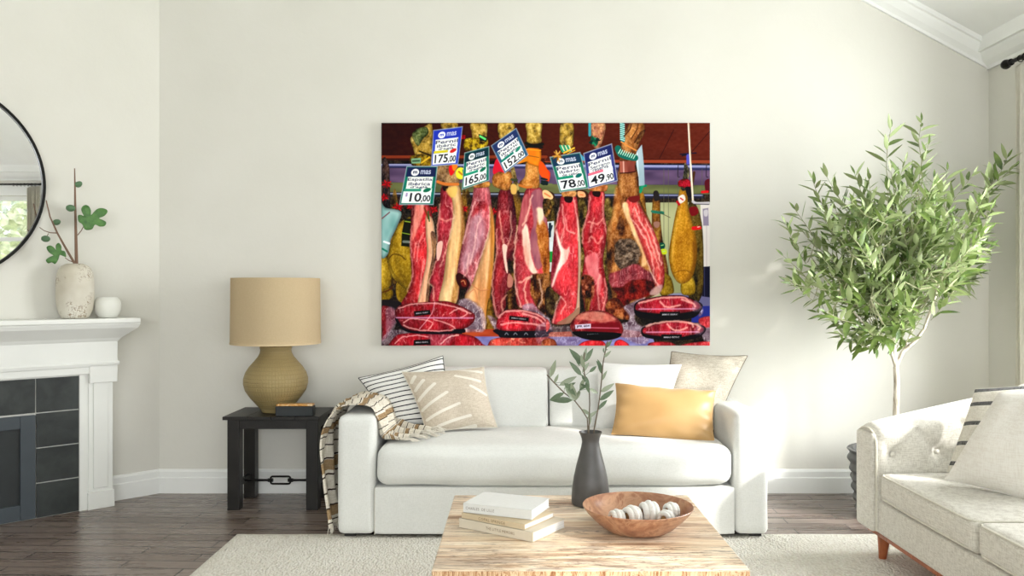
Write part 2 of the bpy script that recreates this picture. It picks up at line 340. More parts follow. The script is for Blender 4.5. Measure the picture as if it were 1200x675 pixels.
def rod(y0, y1, lab, x=2.87, z=2.60):
    r = thing('curtain_rod', (x, (y0+y1)/2, z), lab, 'curtain rod')
    MB().tube([(x, y0, z), (x, y1, z)], .012, 12).build('pole', MAT['black_metal'], r)
    for s_, y in ((-1, y0), (1, y1)):
        mb = MB(); pr = [(.012, 0), (.02, .006), (.02, .014), (.012, .02), (.016, .032), (.026, .045), (.029, .06), (.024, .076), (.01, .086), (.004, .09)]
        V = []; n = 16
        for (rr, t) in pr:
            for k_ in range(n): a = 2*math.pi*k_/n; V.append((x+rr*math.cos(a), y+s_*t, z+rr*math.sin(a)))
        mb.add(V, [(i*n+k_, i*n+(k_+1)%n, (i+1)*n+(k_+1)%n, (i+1)*n+k_) for i in range(len(pr)-1) for k_ in range(n)]+[tuple(range(n)), tuple((len(pr)-1)*n+k_ for k_ in range(n))]); mb.build('finial', MAT['black_metal'], r)
        mb = MB().tube([(x, y-s_*.06, z), (XR-.004, y-s_*.06, z)], .007, 8).tube([(XR-.012, y-s_*.06, z), (XR-.001, y-s_*.06, z)], .03, 16); mb.build('bracket', MAT['black_metal'], r)
    for yy in [y0+.1+k_*.06 for k_ in range(5)]+[y1-.08-k_*.045 for k_ in range(7)]:
        V = [(x+.018*math.cos(t*math.pi/10), yy, z-.005+.018*math.sin(t*math.pi/10)) for t in range(21)]; MB().tube(V, .003, 6).build('ring', MAT['black_metal'], r)
rod(2.52, 4.79, 'black curtain rod with round finial under the crown moulding in the right corner')
rod(-1.0, 1.50, 'black curtain rod over the far window, seen in the round mirror')
curtain(4.76, 4.46, 'cream linen curtain hanging in the right corner of the room')
curtain(1.46, 1.33, 'cream curtain beside the far window, seen in the round mirror')
# garden trees outside, seen blurred in the mirror
def bush(x, y, z, r, lab, seed, c):
    t = thing('garden_tree', (x, y, 0), lab, 'tree'); rnd = random.Random(seed)
    MB().tube([(x, y, 0), (x+.05, y, z*.6), (x, y, z)], [.12, .09, .06], 8).build('trunk', MAT['leg_wood'], t)
    mb = MB()
    for k_ in range(900):
        d = Vector((rnd.gauss(0, 1), rnd.gauss(0, 1), rnd.gauss(0, 1))).normalized()*r*rnd.uniform(.55, 1); p = Vector((x, y, z))+Vector((d.x, d.y, d.z*1.25)); a = Vector((rnd.uniform(-1, 1), rnd.uniform(-1, 1), rnd.uniform(-1, 1))).normalized()*.13; b = a.orthogonal().normalized()*.07
        mb.add([p-a, p+b, p+a, p-b], [(0, 1, 2, 3)])
    mb.build('foliage', plain('garden_leaf_%d' % seed, c, .6, .3), t, False)
bush(7.4, -2.2, 1.9, 1.2, 'pale green garden tree outside the far window, nearer one seen in the mirror', 3, (216, 228, 190)); bush(10.2, -3.4, 2.0, 1.7, 'grey-green garden tree farther behind, seen in the mirror', 5, (210, 222, 206))
m = M('lawn', .95, .1); m.col(m.ramp(m.noise(4, 5), [(.3, (110, 140, 70)), (.7, (160, 180, 110))])); struct('ground', MB().box(XR+.3, 16, -14, 12, -.3, -.1), m.m)
# ---------------------------------------------------------------- rug
def rug_():
    mb = MB(); nx, ny = 120, 60; x0, x1, y0, y1 = -1.46, 2.62, 1.2, 4.31; V = []
    for j in range(ny+1):
        for i in range(nx+1):
            x = lerp(x0, x1, i/nx); y = lerp(y0, y1, j/ny); e = min((x-x0), (x1-x), (y-y0), (y1-y)); V.append((x, y, .012*min(1, (e/.03+.15))+.0015*mnoise.noise((x*9, y*9, 0))))
    b = len(V); top = [(j*(nx+1)+i, j*(nx+1)+i+1, (j+1)*(nx+1)+i+1, (j+1)*(nx+1)+i) for j in range(ny) for i in range(nx)]
    V += [(x0, y0, .001), (x1, y0, .001), (x1, y1, .001), (x0, y1, .001)]; mb.add(V, top+[(b, b+3, b+2, b+1)])
    tag(mb.build('area_rug', MAT['rug']), 'cream woven wool rug on the dark plank floor under the coffee table', 'rug')
rug_()
# ---------------------------------------------------------------- white sofa
SX0, SX1, SY0, SY1 = -.917, 1.284, 4.2, 5.12
sf = thing('sofa', ((SX0+SX1)/2, 4.66, 0), 'white linen sofa with square arms against the back wall', 'sofa')
AWL, AWR = .192, .176
def wob(a): return lambda P, e: P+Vector((mnoise.noise(P*3.1), mnoise.noise(P*3.1+Vector((7, 0, 0))), mnoise.noise(P*3.1+Vector((0, 9, 0)))))*a
MB().soft(SX0, SX0+AWL, SY0, SY1, .028, .635, .034, (.005, .003, .006), 18, wob(.006)).build('arm', MAT['sofa'], sf)
MB().soft(SX1-AWR, SX1, SY0, SY1, .028, .64, .034, (.005, .003, .006), 18, wob(.006)).build('arm', MAT['sofa'], sf)
MB().soft(SX0+AWL-.003, SX1-AWR+.003, SY0+.006, SY1-.02, .028, .272, .012, (0, .003, 0), 12).build('base', MAT['sofa'], sf)
MB().soft(SX0+AWL+.006, SX1-AWR-.006, SY0-.022, 4.86, .276, .482, .065, (0, .014, .022), 22, wob(.009)).build('seat_cushion', MAT['sofa'], sf)
MB().soft(SX0+.02, SX1-.02, 4.98, SY1, .03, .72, .04, (0, 0, 0), 12).build('back_frame', MAT['sofa'], sf)
def lean(P, e): P.y += (P.z-.48)*.36; return wob(.006)(P, e)
xm = (643-CX)/F*4.8
for x0, x1 in ((SX0+AWL+.008, xm-.004), (xm+.004, SX1-AWR-.008)):
    MB().soft(x0, x1, 4.745, 4.90, .476, .812, .03, (0, .012, .006), 18, lean).build('back_cushion', MAT['sofa'], sf)
for x in (SX0+.06, SX1-.06):
    for y in (SY0+.07, SY1-.07): MB().box(x-.03, x+.03, y-.03, y+.03, .013 if y < 4.3 else 0, .03).build('foot', MAT['black_wood'], sf, False)
MB().box(SX0+AWL-.001, SX0+AWL+.0012, SY0+.0005, SY0+.006, .03, .27).build('seam', MAT['piping'], sf, False)

# pillows: knife-edged covers from four corner points (top-left, top-right, bottom-right, bottom-left)
def pillow(name, C, thick, mat, label, n=30, pinch=.055, wr=.006, seed=0, seam=None, cat='pillow', crease=0):
    TL, TR, BR, BL = [Vector(c) for c in C]; nrm = (TR-TL+BR-BL).cross(TL-BL+TR-BR).normalized()
    if nrm.y > 0: nrm = -nrm
    V = []; UVs = []; Fs = []
    size = ((TR-TL).length+(TL-BL).length)/2
    def pos(u, v, side):
        a, b = 2*u-1, 2*v-1
        # sides curve in between the corners
        uu = .5+a*.5*(1-pinch*(1-b*b)); vv = .5+b*.5*(1-pinch*(1-a*a))
        P = TL.lerp(TR, uu)*vv+BL.lerp(BR, uu)*(1-vv)
        f = max(0, (1-abs(a)**2.6))**.55*max(0, (1-abs(b)**2.6))**.55
        w_ = mnoise.noise(Vector((u*3.2+seed, v*3.2, side*2.0)))*wr*2*f**.5
        if crease:
            for e_, q in ((1-abs(a), v), (1-abs(b), u)): w_ += crease*math.sin(q*math.pi*7+seed)*math.exp(-(e_/.22)**2)*min(1, e_/.05)
        return P+nrm*(thick*.5*f*side+w_)
    m1 = (n+1)*(n+1)
    for side in (1, -1):
        for j in range(n+1):
            for i in range(n+1):
                u = .5-.5*math.cos(math.pi*i/n); v = .5-.5*math.cos(math.pi*j/n); u = lerp(i/n, u, .6); v = lerp(j/n, v, .6)
                V.append(pos(u, v, side)); UVs.append((u, v))
    for s_ in (0, 1):
        for j in range(n):
            for i in range(n):
                q = (s_*m1+j*(n+1)+i, s_*m1+j*(n+1)+i+1, s_*m1+(j+1)*(n+1)+i+1, s_*m1+(j+1)*(n+1)+i); Fs.append(q if s_ == 0 else tuple(reversed(q)))
    mb = MB().add(V, Fs, UVs)
    c = sum((Vector(v) for v in C), Vector())/4; low = min(v[2] for v in C)
    t = thing(name, (c.x, c.y, low), label, cat)
    o = mb.build('pillow_cover', mat, t, True, 0, False)
    bm = bmesh.new(); bm.from_mesh(o.data); bmesh.ops.remove_doubles(bm, verts=bm.verts, dist=.0008); bm.to_mesh(o.data); bm.free()
    if seam:
        E = [pos(t_/24, 1, 0) for t_ in range(24)]+[pos(1, 1-t_/24, 0) for t_ in range(24)]+[pos(1-t_/24, 0, 0) for t_ in range(24)]+[pos(0, t_/24, 0) for t_ in range(25)]
        MB().tube(E, .003, 6).build('seam_piping', seam, o)
    return t
def uvlines(m, coord, lines, base, col, soft=.0015):       # stripes at given heights of a cover
    out = base
    for p0, wd in lines:
        d = m.math('ABSOLUTE', m.math('SUBTRACT', coord, p0)); f = m.math('LESS_THAN', d, wd); out = m.mix(f, out, col)
    return out
def weave(m, s_=420):
    a = m.noise(1, 3, m.co((s_*.15, s_*.15, s_))); b = m.noise(1, 3, m.co((s_, s_, s_*.15))); return m.math('ADD', a, b)
# white with fine black lines
m = M('black_striped_cotton', .95, .1); h = weave(m); uv = m.sep(m.co((1, 1, 1), 'UV')); cv = m.math('ADD', uv[1], m.math('MULTIPLY', m.math('SUBTRACT', m.noise(3, 2, m.co((1, 1, 1), 'UV')), .5), .03))
m.col(uvlines(m, cv, [(.035+.077*i, .0085) for i in range(13)], m.ramp(h, [(.7, (226, 226, 222)), (1.2, (238, 238, 234))]), (40, 40, 44))); m.bump(h, .3, .0015); MAT['p_stripe'] = m.m
# beige with pale tufted dashes fanning out from the lower left
m = M('beige_dash_linen', .95, .1); h = weave(m, 300); uv = m.sep(m.co((1, 1, 1), 'UV')); u, v = uv[0], uv[1]
base = m.ramp(m.math('MULTIPLY', h, .5), [(.38, (190, 176, 156)), (.6, (214, 203, 187))]); out = base
def capsule(m, u, v, a, b, w_):
    ax, ay = a; bx, by = b; dx, dy = bx-ax, by-ay; L2 = dx*dx+dy*dy
    pu = m.math('SUBTRACT', u, ax); pv = m.math('SUBTRACT', v, ay)
    t = m.math('DIVIDE', m.math('ADD', m.math('MULTIPLY', pu, dx), m.math('MULTIPLY', pv, dy)), L2); t = m.math('MINIMUM', m.math('MAXIMUM', t, 0.0), 1.0)
    ex = m.math('SUBTRACT', pu, m.math('MULTIPLY', t, dx)); ey = m.math('SUBTRACT', pv, m.math('MULTIPLY', t, dy)); d = m.math('SQRT', m.math('ADD', m.math('MULTIPLY', ex, ex), m.math('MULTIPLY', ey, ey)))
    return m.math('LESS_THAN', d, w_)
for a, b in (((.04, .80), (.12, .90)), ((.04, .66), (.20, .82)), ((.03, .50), (.32, .74)), ((.03, .34), (.44, .58)), ((.05, .18), (.56, .38)), ((.18, .06), (.66, .17)), ((.62, .86), (.92, .74)), ((.64, 1.0), (.96, .90)), ((.78, .66), (.97, .52)), ((.45, -.02), (.70, .02))):
    out = m.mix(capsule(m, u, v, a, b, .021), out, (232, 226, 214))
m.col(out); m.bump(h, .5, .002); MAT['p_beige'] = m.m
m = M('taupe_textured_linen', .95, .1); h = weave(m, 260); m.col(m.ramp(m.math('MULTIPLY', h, .5), [(.36, (168, 158, 141)), (.6, (206, 199, 185))])); m.bump(h, .7, .003); MAT['p_taupe'] = m.m
MAT['p_white'] = fabric('white_cotton', (236, 236, 233), (180, 180, 176), .12, 380)
MAT['p_ivory'] = fabric('ivory_slub_linen', (238, 235, 227), (150, 130, 110), .12, 200)
m = M('ochre_satin', .42, .45, sheen=.3); m.col(m.ramp(m.noise(4, 3), [(.3, (178, 138, 84)), (.7, (188, 149, 94))])); m.bump(m.noise(1, 3, m.co((30, 30, 500))), .1, .001); MAT['p_gold'] = m.m
pillow('throw_pillow', (px(420, 443, 4.74), px(519, 417, 4.80), px(538, 500, 4.68), px(458, 506, 4.62)), .17, MAT['p_stripe'], 'white pillow with thin black lines, leftmost on the white sofa', seed=1, pinch=.065, seam=plain('dark_piping', (60, 60, 60), .9))
pillow('throw_pillow', (px(471, 436, 4.62), px(567, 430, 4.66), px(583, 501, 4.56), px(500, 508, 4.50)), .17, MAT['p_beige'], 'beige pillow with pale tufted dashes, in front of the black-lined pillow', seed=2, pinch=.065, seam=MAT['piping'])
pillow('throw_pillow', (px(699, 424, 4.76), px(799, 427, 4.72), px(778, 505, 4.62), px(698, 505, 4.66)), .15, MAT['p_white'], 'plain white pillow standing behind the ochre pillow', seed=3, pinch=.05)
pillow('throw_pillow', (px(787, 412, 4.88), px(876, 417, 4.84), px(833, 513, 4.62), px(768, 506, 4.66)), .16, MAT['p_taupe'], 'large taupe textured pillow leaning in the right corner of the sofa', seed=4, pinch=.05, wr=.01, seam=plain('taupe_piping', (120, 110, 96), .9), crease=.004)
pillow('lumbar_pillow', (px(721, 449, 4.54), px(839, 458, 4.50), px(838, 521, 4.34), px(716, 509, 4.40)), .15, MAT['p_gold'], 'glossy ochre yellow rectangular pillow at the right of the white sofa', seed=5, pinch=.055, wr=.006, crease=.006)

# ---------------------------------------------------------------- throw draped over the left arm
MAT['fr'] = plain('fringe_cotton', (236, 230, 218), .95)
def throw_():
    m = M('striped_throw', .95, .1); h = weave(m, 200); uv = m.sep(m.co((1, 1, 1), 'UV')); u = uv[0]
    cv = m.math('ADD', u, m.math('MULTIPLY', m.math('SUBTRACT', m.noise(2.5, 2, m.co((1, 3, 1), 'UV')), .5), .02))
    out = m.ramp(m.math('MULTIPLY', h, .5), [(.36, (214, 205, 188)), (.6, (240, 234, 221))])
    tan = m.ramp(m.math('MULTIPLY', h, .5), [(.36, (140, 112, 80)), (.62, (184, 158, 122))])
    for c_ in (.045, .165, .29, .41, .53, .655, .775, .895): out = m.mix(m.math('LESS_THAN', m.math('ABSOLUTE', m.math('SUBTRACT', cv, c_)), .0135), out, tan)
    for c_ in [.02+.0405*i for i in range(24)]: out = m.mix(m.math('LESS_THAN', m.math('ABSOLUTE', m.math('SUBTRACT', cv, c_)), .0022), out, (60, 48, 38))
    m.col(out); m.bump(h, .8, .003)
    # stations: centre, half-width vector
    x0 = SX0; yv = Vector((0, 1, 0))
    S = [((x0-.034, 4.40, .05), (.012, .16, 0)), ((x0-.046, 4.41, .16), (.018, .18, 0)), ((x0-.062, 4.42, .29), (.02, .2, 0)), ((x0-.074, 4.44, .42), (.02, .22, 0)), ((x0-.07, 4.46, .52), (.015, .235, 0)), ((x0-.05, 4.48, .60), (.008, .245, 0)),
         ((x0-.012, 4.50, .658), (0, .245, 0)), ((x0+.05, 4.50, .682), (0, .25, 0)), ((x0+.12, 4.50, .684), (0, .25, 0)), ((x0+.185, 4.49, .664), (.01, .24, 0)), ((x0+.215, 4.47, .60), (.012, .22, 0)), ((x0+.235, 4.45, .545), (.02, .20, .01)),
         ((x0+.262, 4.43, .520), (.03, .18, .008)), ((x0+.305, 4.40, .514), (.05, .16, .0)), ((x0+.355, 4.375, .512), (.06, .14, 0)), ((x0+.405, 4.35, .510), (.065, .125, 0))]
    ns, nt = 120, 44; V = []; UVs = []; ends = [[], []]
    P = [Vector(a) for a, b in S]; Q = [Vector(b) for a, b in S]
    def sp(L_, t):
        k_ = min(int(t), len(L_)-2); f = t-k_; a, b, c, d = L_[max(k_-1, 0)], L_[k_], L_[k_+1], L_[min(k_+2, len(L_)-1)]
        return .5*((2*b)+(c-a)*f+(2*a-5*b+4*c-d)*f*f+(-a+3*b-3*c+d)*f**3)
    for i in range(ns+1):
        t = i/ns*(len(S)-1); c = sp(P, t); wv = sp(Q, t); tg = (sp(P, min(t+.05, len(S)-1.0))-sp(P, max(t-.05, 0))).normalized(); nr = tg.cross(wv.normalized()).normalized()
        if nr.dot(Vector((-.3, 0, 1))) < 0 and t > 5: nr = -nr
        if t <= 5 and nr.x > 0: nr = -nr
        for j in range(nt+1):
            s_ = -1+2*j/nt; fold = .013*math.sin(s_*9.5+.6*math.sin(t*.9))+.008*math.sin(s_*17+1.3+t*.35)+.008*mnoise.noise(Vector((s_*3, t*.8, 2)))
            amp = .55 if 6 < t < 9.5 else 1.0
            p = c+wv*s_*(1+.03*math.sin(t*2.1))+nr*(fold*amp+.004)
            if t > 12: p.z = max(p.z, .505)
            V.append(p); UVs.append((i/ns, j/nt))
            if i == 0: ends[0].append((p, Vector((0, 0, -1))))
            if i == ns: ends[1].append((p, Vector((.95, -.3, 0)).normalized()))
    t = thing('throw_blanket', (x0+.1, 4.5, 0), 'cream throw with tan stripes draped over the left sofa arm', 'blanket')
    mb = MB().add(V, [(i*(nt+1)+j, i*(nt+1)+j+1, (i+1)*(nt+1)+j+1, (i+1)*(nt+1)+j) for i in range(ns) for j in range(nt)], UVs)
    o = mb.build('throw_cloth', m.m, t); md = o.modifiers.new('cloth', 'SOLIDIFY'); md.thickness = .004; md.offset = 0
    fr = MB(); rnd = random.Random(4)
    for p, d in ends[1]:
        for _ in range(2):
            L_ = rnd.uniform(.05, .07); q = d+Vector((rnd.uniform(-.2, .2), rnd.uniform(-.35, .35), 0)); fr.tube([p, p+q*L_*.5+Vector((0, 0, .006)), p+q*L_+Vector((0, 0, -.004))], [.0025, .0024, .0016], 5)
    fr.build('fringe', MAT['fr'], t); fr = MB()
    for p, d in ends[0]:
        L_ = rnd.uniform(.025, .038); fr.tube([p, p+Vector((rnd.uniform(-.012, .01), rnd.uniform(-.01, .01), -L_))], [.0025, .0014], 5)
    fr.build('fringe', MAT['fr'], t)
throw_()

# ---------------------------------------------------------------- tufted loveseat at the right
LX0, LX1, LY0, LY1 = 1.66, 2.50, 1.98, 4.0
lv = thing('loveseat', (2.1, 3.0, 0), 'cream tufted loveseat on walnut legs at the right', 'sofa')
BZ = .15
MB().soft(LX0+.006, LX1-.02, LY0+.02, LY1-.02, BZ, .305, .014, (0, 0, 0), 12).build('base', MAT['loveseat'], lv)
MB().box(LX0+.02, LX1-.04, LY0+.04, LY1-.04, BZ-.022, BZ+.002).build('wood_rail', MAT['leg_wood'], lv, False, .003)
def arm_(y_in, y_out, sgn):
    # rows along x, ring around the arm: inner foot, inner face, rolled top, outer face
    nx, nr = 64, 60; V = []
    btn = [(1.735, .515), (1.94, .528), (2.145, .545)]; knot_ = [(1.665, .60), (1.84, .63), (2.045, .67), (2.25, .71)]
    def top(x): t = (x-LX0)/(LX1-LX0); return lerp(.638, .83, max(0, min(1, t))**.9)
    for i in range(nx+1):
        t = i/nx; x = LX0+(LX1-LX0)*t; h = top(x); inset = .02*max(0, 1-(x-LX0)/.02)
        ri = .045
        for j in range(nr+1):
            s_ = j/nr
            th = abs(y_out-y_in)
            # path lengths: inner 0-.45, top .45-.62, outer .62-1
            if s_ < .45: q = s_/.45; yy = 0.0; zz = lerp(BZ, h-.06, q); yy = -.0*q
            elif s_ < .62: q = (s_-.45)/.17*math.pi; yy = (th+.03)/2*(1-math.cos(q))-.0; zz = h-.06+.06*math.sin(q)
            else: q = (s_-.62)/.38; yy = lerp(th+.03, th, min(1, q*3)); zz = lerp(h-.06, BZ, q)
            yy += 0
            p = Vector((x, y_in+sgn*yy, zz))
            dd = 0
            if s_ < .5 and zz > .44:
                for bx, bz in btn:
                    r = math.hypot((x-bx), (zz-bz)); dd += .022*math.exp(-(r/.035)**2)
                for (a, b) in ((0, 0), (0, 1), (1, 1), (1, 2), (2, 2), (2, 3)):
                    A_ = Vector(btn[a]); B_ = Vector(knot_[b]); ab = B_-A_; k_ = max(0, min(1, (Vector((x, zz))-A_).dot(ab)/ab.length_squared)); r = (Vector((x, zz))-A_-ab*k_).length; dd += .009*math.exp(-(r/.011)**2)
                for bx in (): pass
            p.y += sgn*dd
            if inset:                                        # rounded front edge
                cy_ = y_in+sgn*th/2; p.y = lerp(p.y, cy_, .12*inset/.02); p.z = lerp(p.z, (BZ+h)/2, .05*inset/.02)
            V.append(p)
    Fs = [(i*(nr+1)+j, i*(nr+1)+j+1, (i+1)*(nr+1)+j+1, (i+1)*(nr+1)+j) for i in range(nx) for j in range(nr)]
    Fs += [(i*(nr+1)+nr, i*(nr+1), (i+1)*(nr+1), (i+1)*(nr+1)+nr) for i in range(nx)]
    Fs += [tuple(range(nr, -1, -1)), tuple(nx*(nr+1)+j for j in range(nr+1))]
    a = MB().add(V, Fs).build('arm', MAT['loveseat'], lv)
    ring = [V[j]+Vector((-.002, 0, 0)) for j in range(0, nr+1)]
    MB().tube(ring, .005, 6, False).build('welt', MAT['piping'], a)
    # front facing panel
    hh = top(LX0); cy_ = (y_in+y_out)/2
    MB().soft(LX0-.022, LX0+.01, min(y_in, y_out+sgn*.02)+.022, max(y_in, y_out+sgn*.02)-.022, BZ+.004, hh-.03, .016, (.004, 0, 0), 10).build('arm_panel', MAT['loveseat'], a)
    for bx, bz in btn:
        b = MB(); b.lathe([(.0001, -.004), (.011, -.002), (.012, .002), (.006, .006), (.0001, .007)], (0, 0, 0), 16)
        b.v = [(bx+p[0], y_in+sgn*(.02-p[2]), bz+p[1]) for p in b.v]; b.build('button', MAT['loveseat'], a)
arm_(3.80, 4.0, 1); arm_(2.18, 1.98, -1)
def lbk(P, e): P.x += (P.z-.4)*.18; return P
MB().soft(2.30, 2.50, LY0+.02, LY1-.02, BZ, .83, .05, (.012, 0, 0), 20, lambda P, e: lbk(P, e)).build('backrest', MAT['loveseat'], lv)
for y0, y1 in ((3.0, 3.795), (2.19, 2.995)):
    c = MB().soft(LX0, 2.31, y0+.003, y1-.003, .307, .437, .032, (.006, .002, .014), 22, wob(.004)).build('seat_cushion', MAT['loveseat'], lv)
    for z in (.322, .428):
        MB().tube([(2.25, y1-.008, z), (LX0+.05, y1-.01, z), (LX0+.015, y1-.02, z), (LX0+.001, y1-.05, z), (LX0-.001, (y0+y1)/2, z), (LX0+.001, y0+.05, z), (LX0+.015, y0+.02, z), (LX0+.05, y0+.01, z), (2.25, y0+.008, z)], .0042, 6).build('cushion_piping', MAT['piping'], c)
def lleg(x, y, dx, dy): MB().tube([(x+dx*.6, y+dy*.6, .012), (x, y, BZ-.02)], [.017, .031], 20).build('leg', MAT['leg_wood'], lv)
for x, y, dx, dy in ((LX0+.065, 3.88, -.01, .01), (LX0+.065, 2.1, -.01, -.01), (2.40, 3.88, .02, .02), (2.40, 2.1, .02, -.02)): lleg(x, y, dx, dy)
m = M('grey_striped_linen', .95, .1); h = weave(m, 220); uv = m.sep(m.co((1, 1, 1), 'UV')); base = m.ramp(m.math('MULTIPLY', h, .5), [(.36, (216, 211, 198)), (.6, (236, 232, 222))])
dk = m.ramp(m.noise(1, 3, m.co((180, 14, 1), 'UV')), [(.35, (60, 60, 62)), (.65, (132, 132, 130))]); out = base
for p0 in (.10, .33, .56, .79, .965): out = m.mix(m.math('LESS_THAN', m.math('ABSOLUTE', m.math('SUBTRACT', uv[1], p0)), .023), out, dk)
m.col(out); m.bump(h, .7, .003)
pillow('throw_pillow', (px(1143, 455, 3.72), px(1242, 447, 3.5), px(1202, 571, 3.48), px(1109, 553, 3.69)), .15, m.m, 'cream pillow with grey stripes leaning behind the ivory pillow on the loveseat', seed=6, pinch=.03)
pillow('throw_pillow', (px(1171, 459, 3.46), px(1262, 452, 3.18), px(1217, 592, 3.22), px(1106, 562, 3.50)), .15, MAT['p_ivory'], 'plain ivory slub pillow standing at the front on the loveseat', seed=7, pinch=.04, wr=.009)
# ---------------------------------------------------------------- black side table
tx0, tx1, ty0, ty1 = -1.70, -1.14, 4.76, 5.155; TZ = .545
st = thing('side_table', ((tx0+tx1)/2, (ty0+ty1)/2, 0), 'black wooden side table with a metal stretcher, left of the sofa', 'table')
tt = MB()
for i in range(4): a = lerp(tx0, tx1, i/4); b = lerp(tx0, tx1, (i+1)/4); tt.box(a+.0008, b-.0008, ty0, ty1, TZ-.02, TZ)
tt.build('tabletop', MAT['black_wood'], st, False, .002)
lx0, lx1, ly0, ly1 = tx0+.022, tx1-.012, ty0+.02, ty1-.02; lw = .07
for x in (lx0, lx1-lw):
    for y in (ly0, ly1-lw): MB().box(x, x+lw, y, y+lw, 0, TZ-.02).build('leg', MAT['black_wood'], st, False, .003)
ap = MB().box(lx0+lw, lx1-lw, ly0+.004, ly0+.026, TZ-.075, TZ-.02).box(lx0+lw, lx1-lw, ly1-.026, ly1-.004, TZ-.075, TZ-.02).box(lx0+.004, lx0+.026, ly0+lw, ly1-lw, TZ-.075, TZ-.02).box(lx1-.026, lx1-.004, ly0+lw, ly1-lw, TZ-.075, TZ-.02)
ap.build('apron', MAT['black_wood'], st, False, .002)
zm, ym = .135, (ly0+ly1)/2; cx_ = (tx0+tx1)/2
sb = MB()
for x in (lx0+lw/2, lx1-lw/2): MB().box(x-.012, x+.012, ly0+lw, ly1-lw, zm-.016, zm+.016).build('side_rail', MAT['black_wood'], st, False, .002)
for a, b, c in ((lx0+lw/2, cx_-.075, cx_-.045), (lx1-lw/2, cx_+.075, cx_+.045)): MB().tube([(a, ym, zm), (b, ym, zm), (b, ym, zm), (c, ym, zm)], [.007, .007, .011, .011], 10).build('stretcher_rod', MAT['black_metal'], st)
lk = [(cx_+sx*.048+(.012*math.cos(a) if True else 0)*1, ym, zm+sz*.006+.016*math.sin(a)) for sx, sz, a0 in ((1, 1, 0), (-1, 1, 90), (-1, -1, 180), (1, -1, 270)) for a in [math.radians(a0+q) for q in (0, 30, 60, 90)]]
MB().tube(lk+[lk[0]], .006, 8, False).build('turnbuckle', MAT['black_metal'], st)
# ---------------------------------------------------------------- table lamp
lx, ly = (323.3-CX)/F*4.95, 4.95
lp = thing('table_lamp', (lx, ly, TZ), 'table lamp with round olive ceramic base and beige drum shade', 'lamp')
m = M('olive_ceramic', .5, .4); v = m.n('ShaderNodeTexVoronoi'); v.feature = 'DISTANCE_TO_EDGE'; v.inputs['Randomness'].default_value = .15; v.inputs['Scale'].default_value = 1; m.l(m.co((64, 26, 1), 'UV'), v.inputs['Vector'])
cell = m.ramp(v.outputs['Distance'], [(.02, (0, 0, 0)), (.16, (255, 255, 255))]); uvv = m.sep(m.co((1, 1, 1), 'UV'))[1]
band = m.math('MULTIPLY', m.math('GREATER_THAN', uvv, .08), m.math('LESS_THAN', uvv, .8)); m.col(m.mix(.5, m.ramp(m.noise(6, 4), [(.3, (146, 126, 82)), (.7, (164, 145, 98))]), m.mix(m.math('MULTIPLY', band, .6), (158, 140, 94), m.ramp(v.outputs['Distance'], [(.02, (122, 106, 66)), (.12, (170, 150, 104))]))))
m.bump(m.math('MULTIPLY', cell, band), .6, .004)
pr = [(.0005, .003), (.078, .003), (.082, .008), (.088, .02), (.115, .05), (.15, .09), (.177, .13), (.188, .17), (.187, .2), (.176, .235), (.155, .268), (.128, .298), (.105, .325), (.093, .348), (.09, .365), (.093, .375), (.094, .383), (.088, .387), (.0005, .388)]
pz = []; 
for i in range(len(pr)-1):
    for q in (0, .34, .67): pz.append((lerp(pr[i][0], pr[i+1][0], q), lerp(pr[i][1], pr[i+1][1], q)))
pz.append(pr[-1]); MB().lathe([(r, z*1.02) for r, z in pz], (lx, ly, TZ), 64).build('ceramic_base', m.m, lp)
MB().tube([(lx, ly, TZ+.385), (lx, ly, TZ+.55)], .008, 10).tube([(lx, ly, TZ+.55), (lx, ly, TZ+.60)], .018, 12).build('lamp_stem', MAT['gray_metal'], lp)
m = M('lamp_shade_linen', .9, .1); h = m.math('ADD', m.noise(1, 3, m.co((300, 300, 60))), m.noise(1, 3, m.co((60, 60, 400)))); m.col(m.ramp(m.math('MULTIPLY', h, .5), [(.3, (204, 184, 148)), (.7, (216, 197, 162))])); m.bump(h, .12, .0006)
tl = m.n('ShaderNodeBsdfTranslucent'); tl.inputs[0].default_value = lin((220, 190, 140)); mx = m.n('ShaderNodeMixShader'); mx.inputs[0].default_value = .25; m.l(m.b.outputs[0], mx.inputs[1]); m.l(tl.outputs[0], mx.inputs[2]); m.l(mx.outputs[0], m.t.nodes['Material Output'].inputs[0])
zb, zt = CZ+(CY-404)/F*4.95+.008, CZ+(CY-326)/F*4.95
MB().lathe([(.262, zb), (.258, zt), (.2555, zt), (.2595, zb)], (lx, ly, 0), 72, True).build('lamp_shade', m.m, lp)
MB().lathe([(.264, zb-.001), (.264, zb+.012), (.259, zb+.012), (.259, zb-.001)], (lx, ly, 0), 72, True).build('shade_trim', plain('shade_trim_tape', (206, 184, 146), .8), lp)
sp_ = MB()
for a in (0, 2.09, 4.19): sp_.tube([(lx, ly, zt-.03), (lx+.256*math.cos(a), ly+.256*math.sin(a), zt-.02)], .002, 6)
sp_.tube([(lx, ly, TZ+.6), (lx, ly, zt-.025)], .003, 6).build('shade_spider', MAT['gray_metal'], lp)
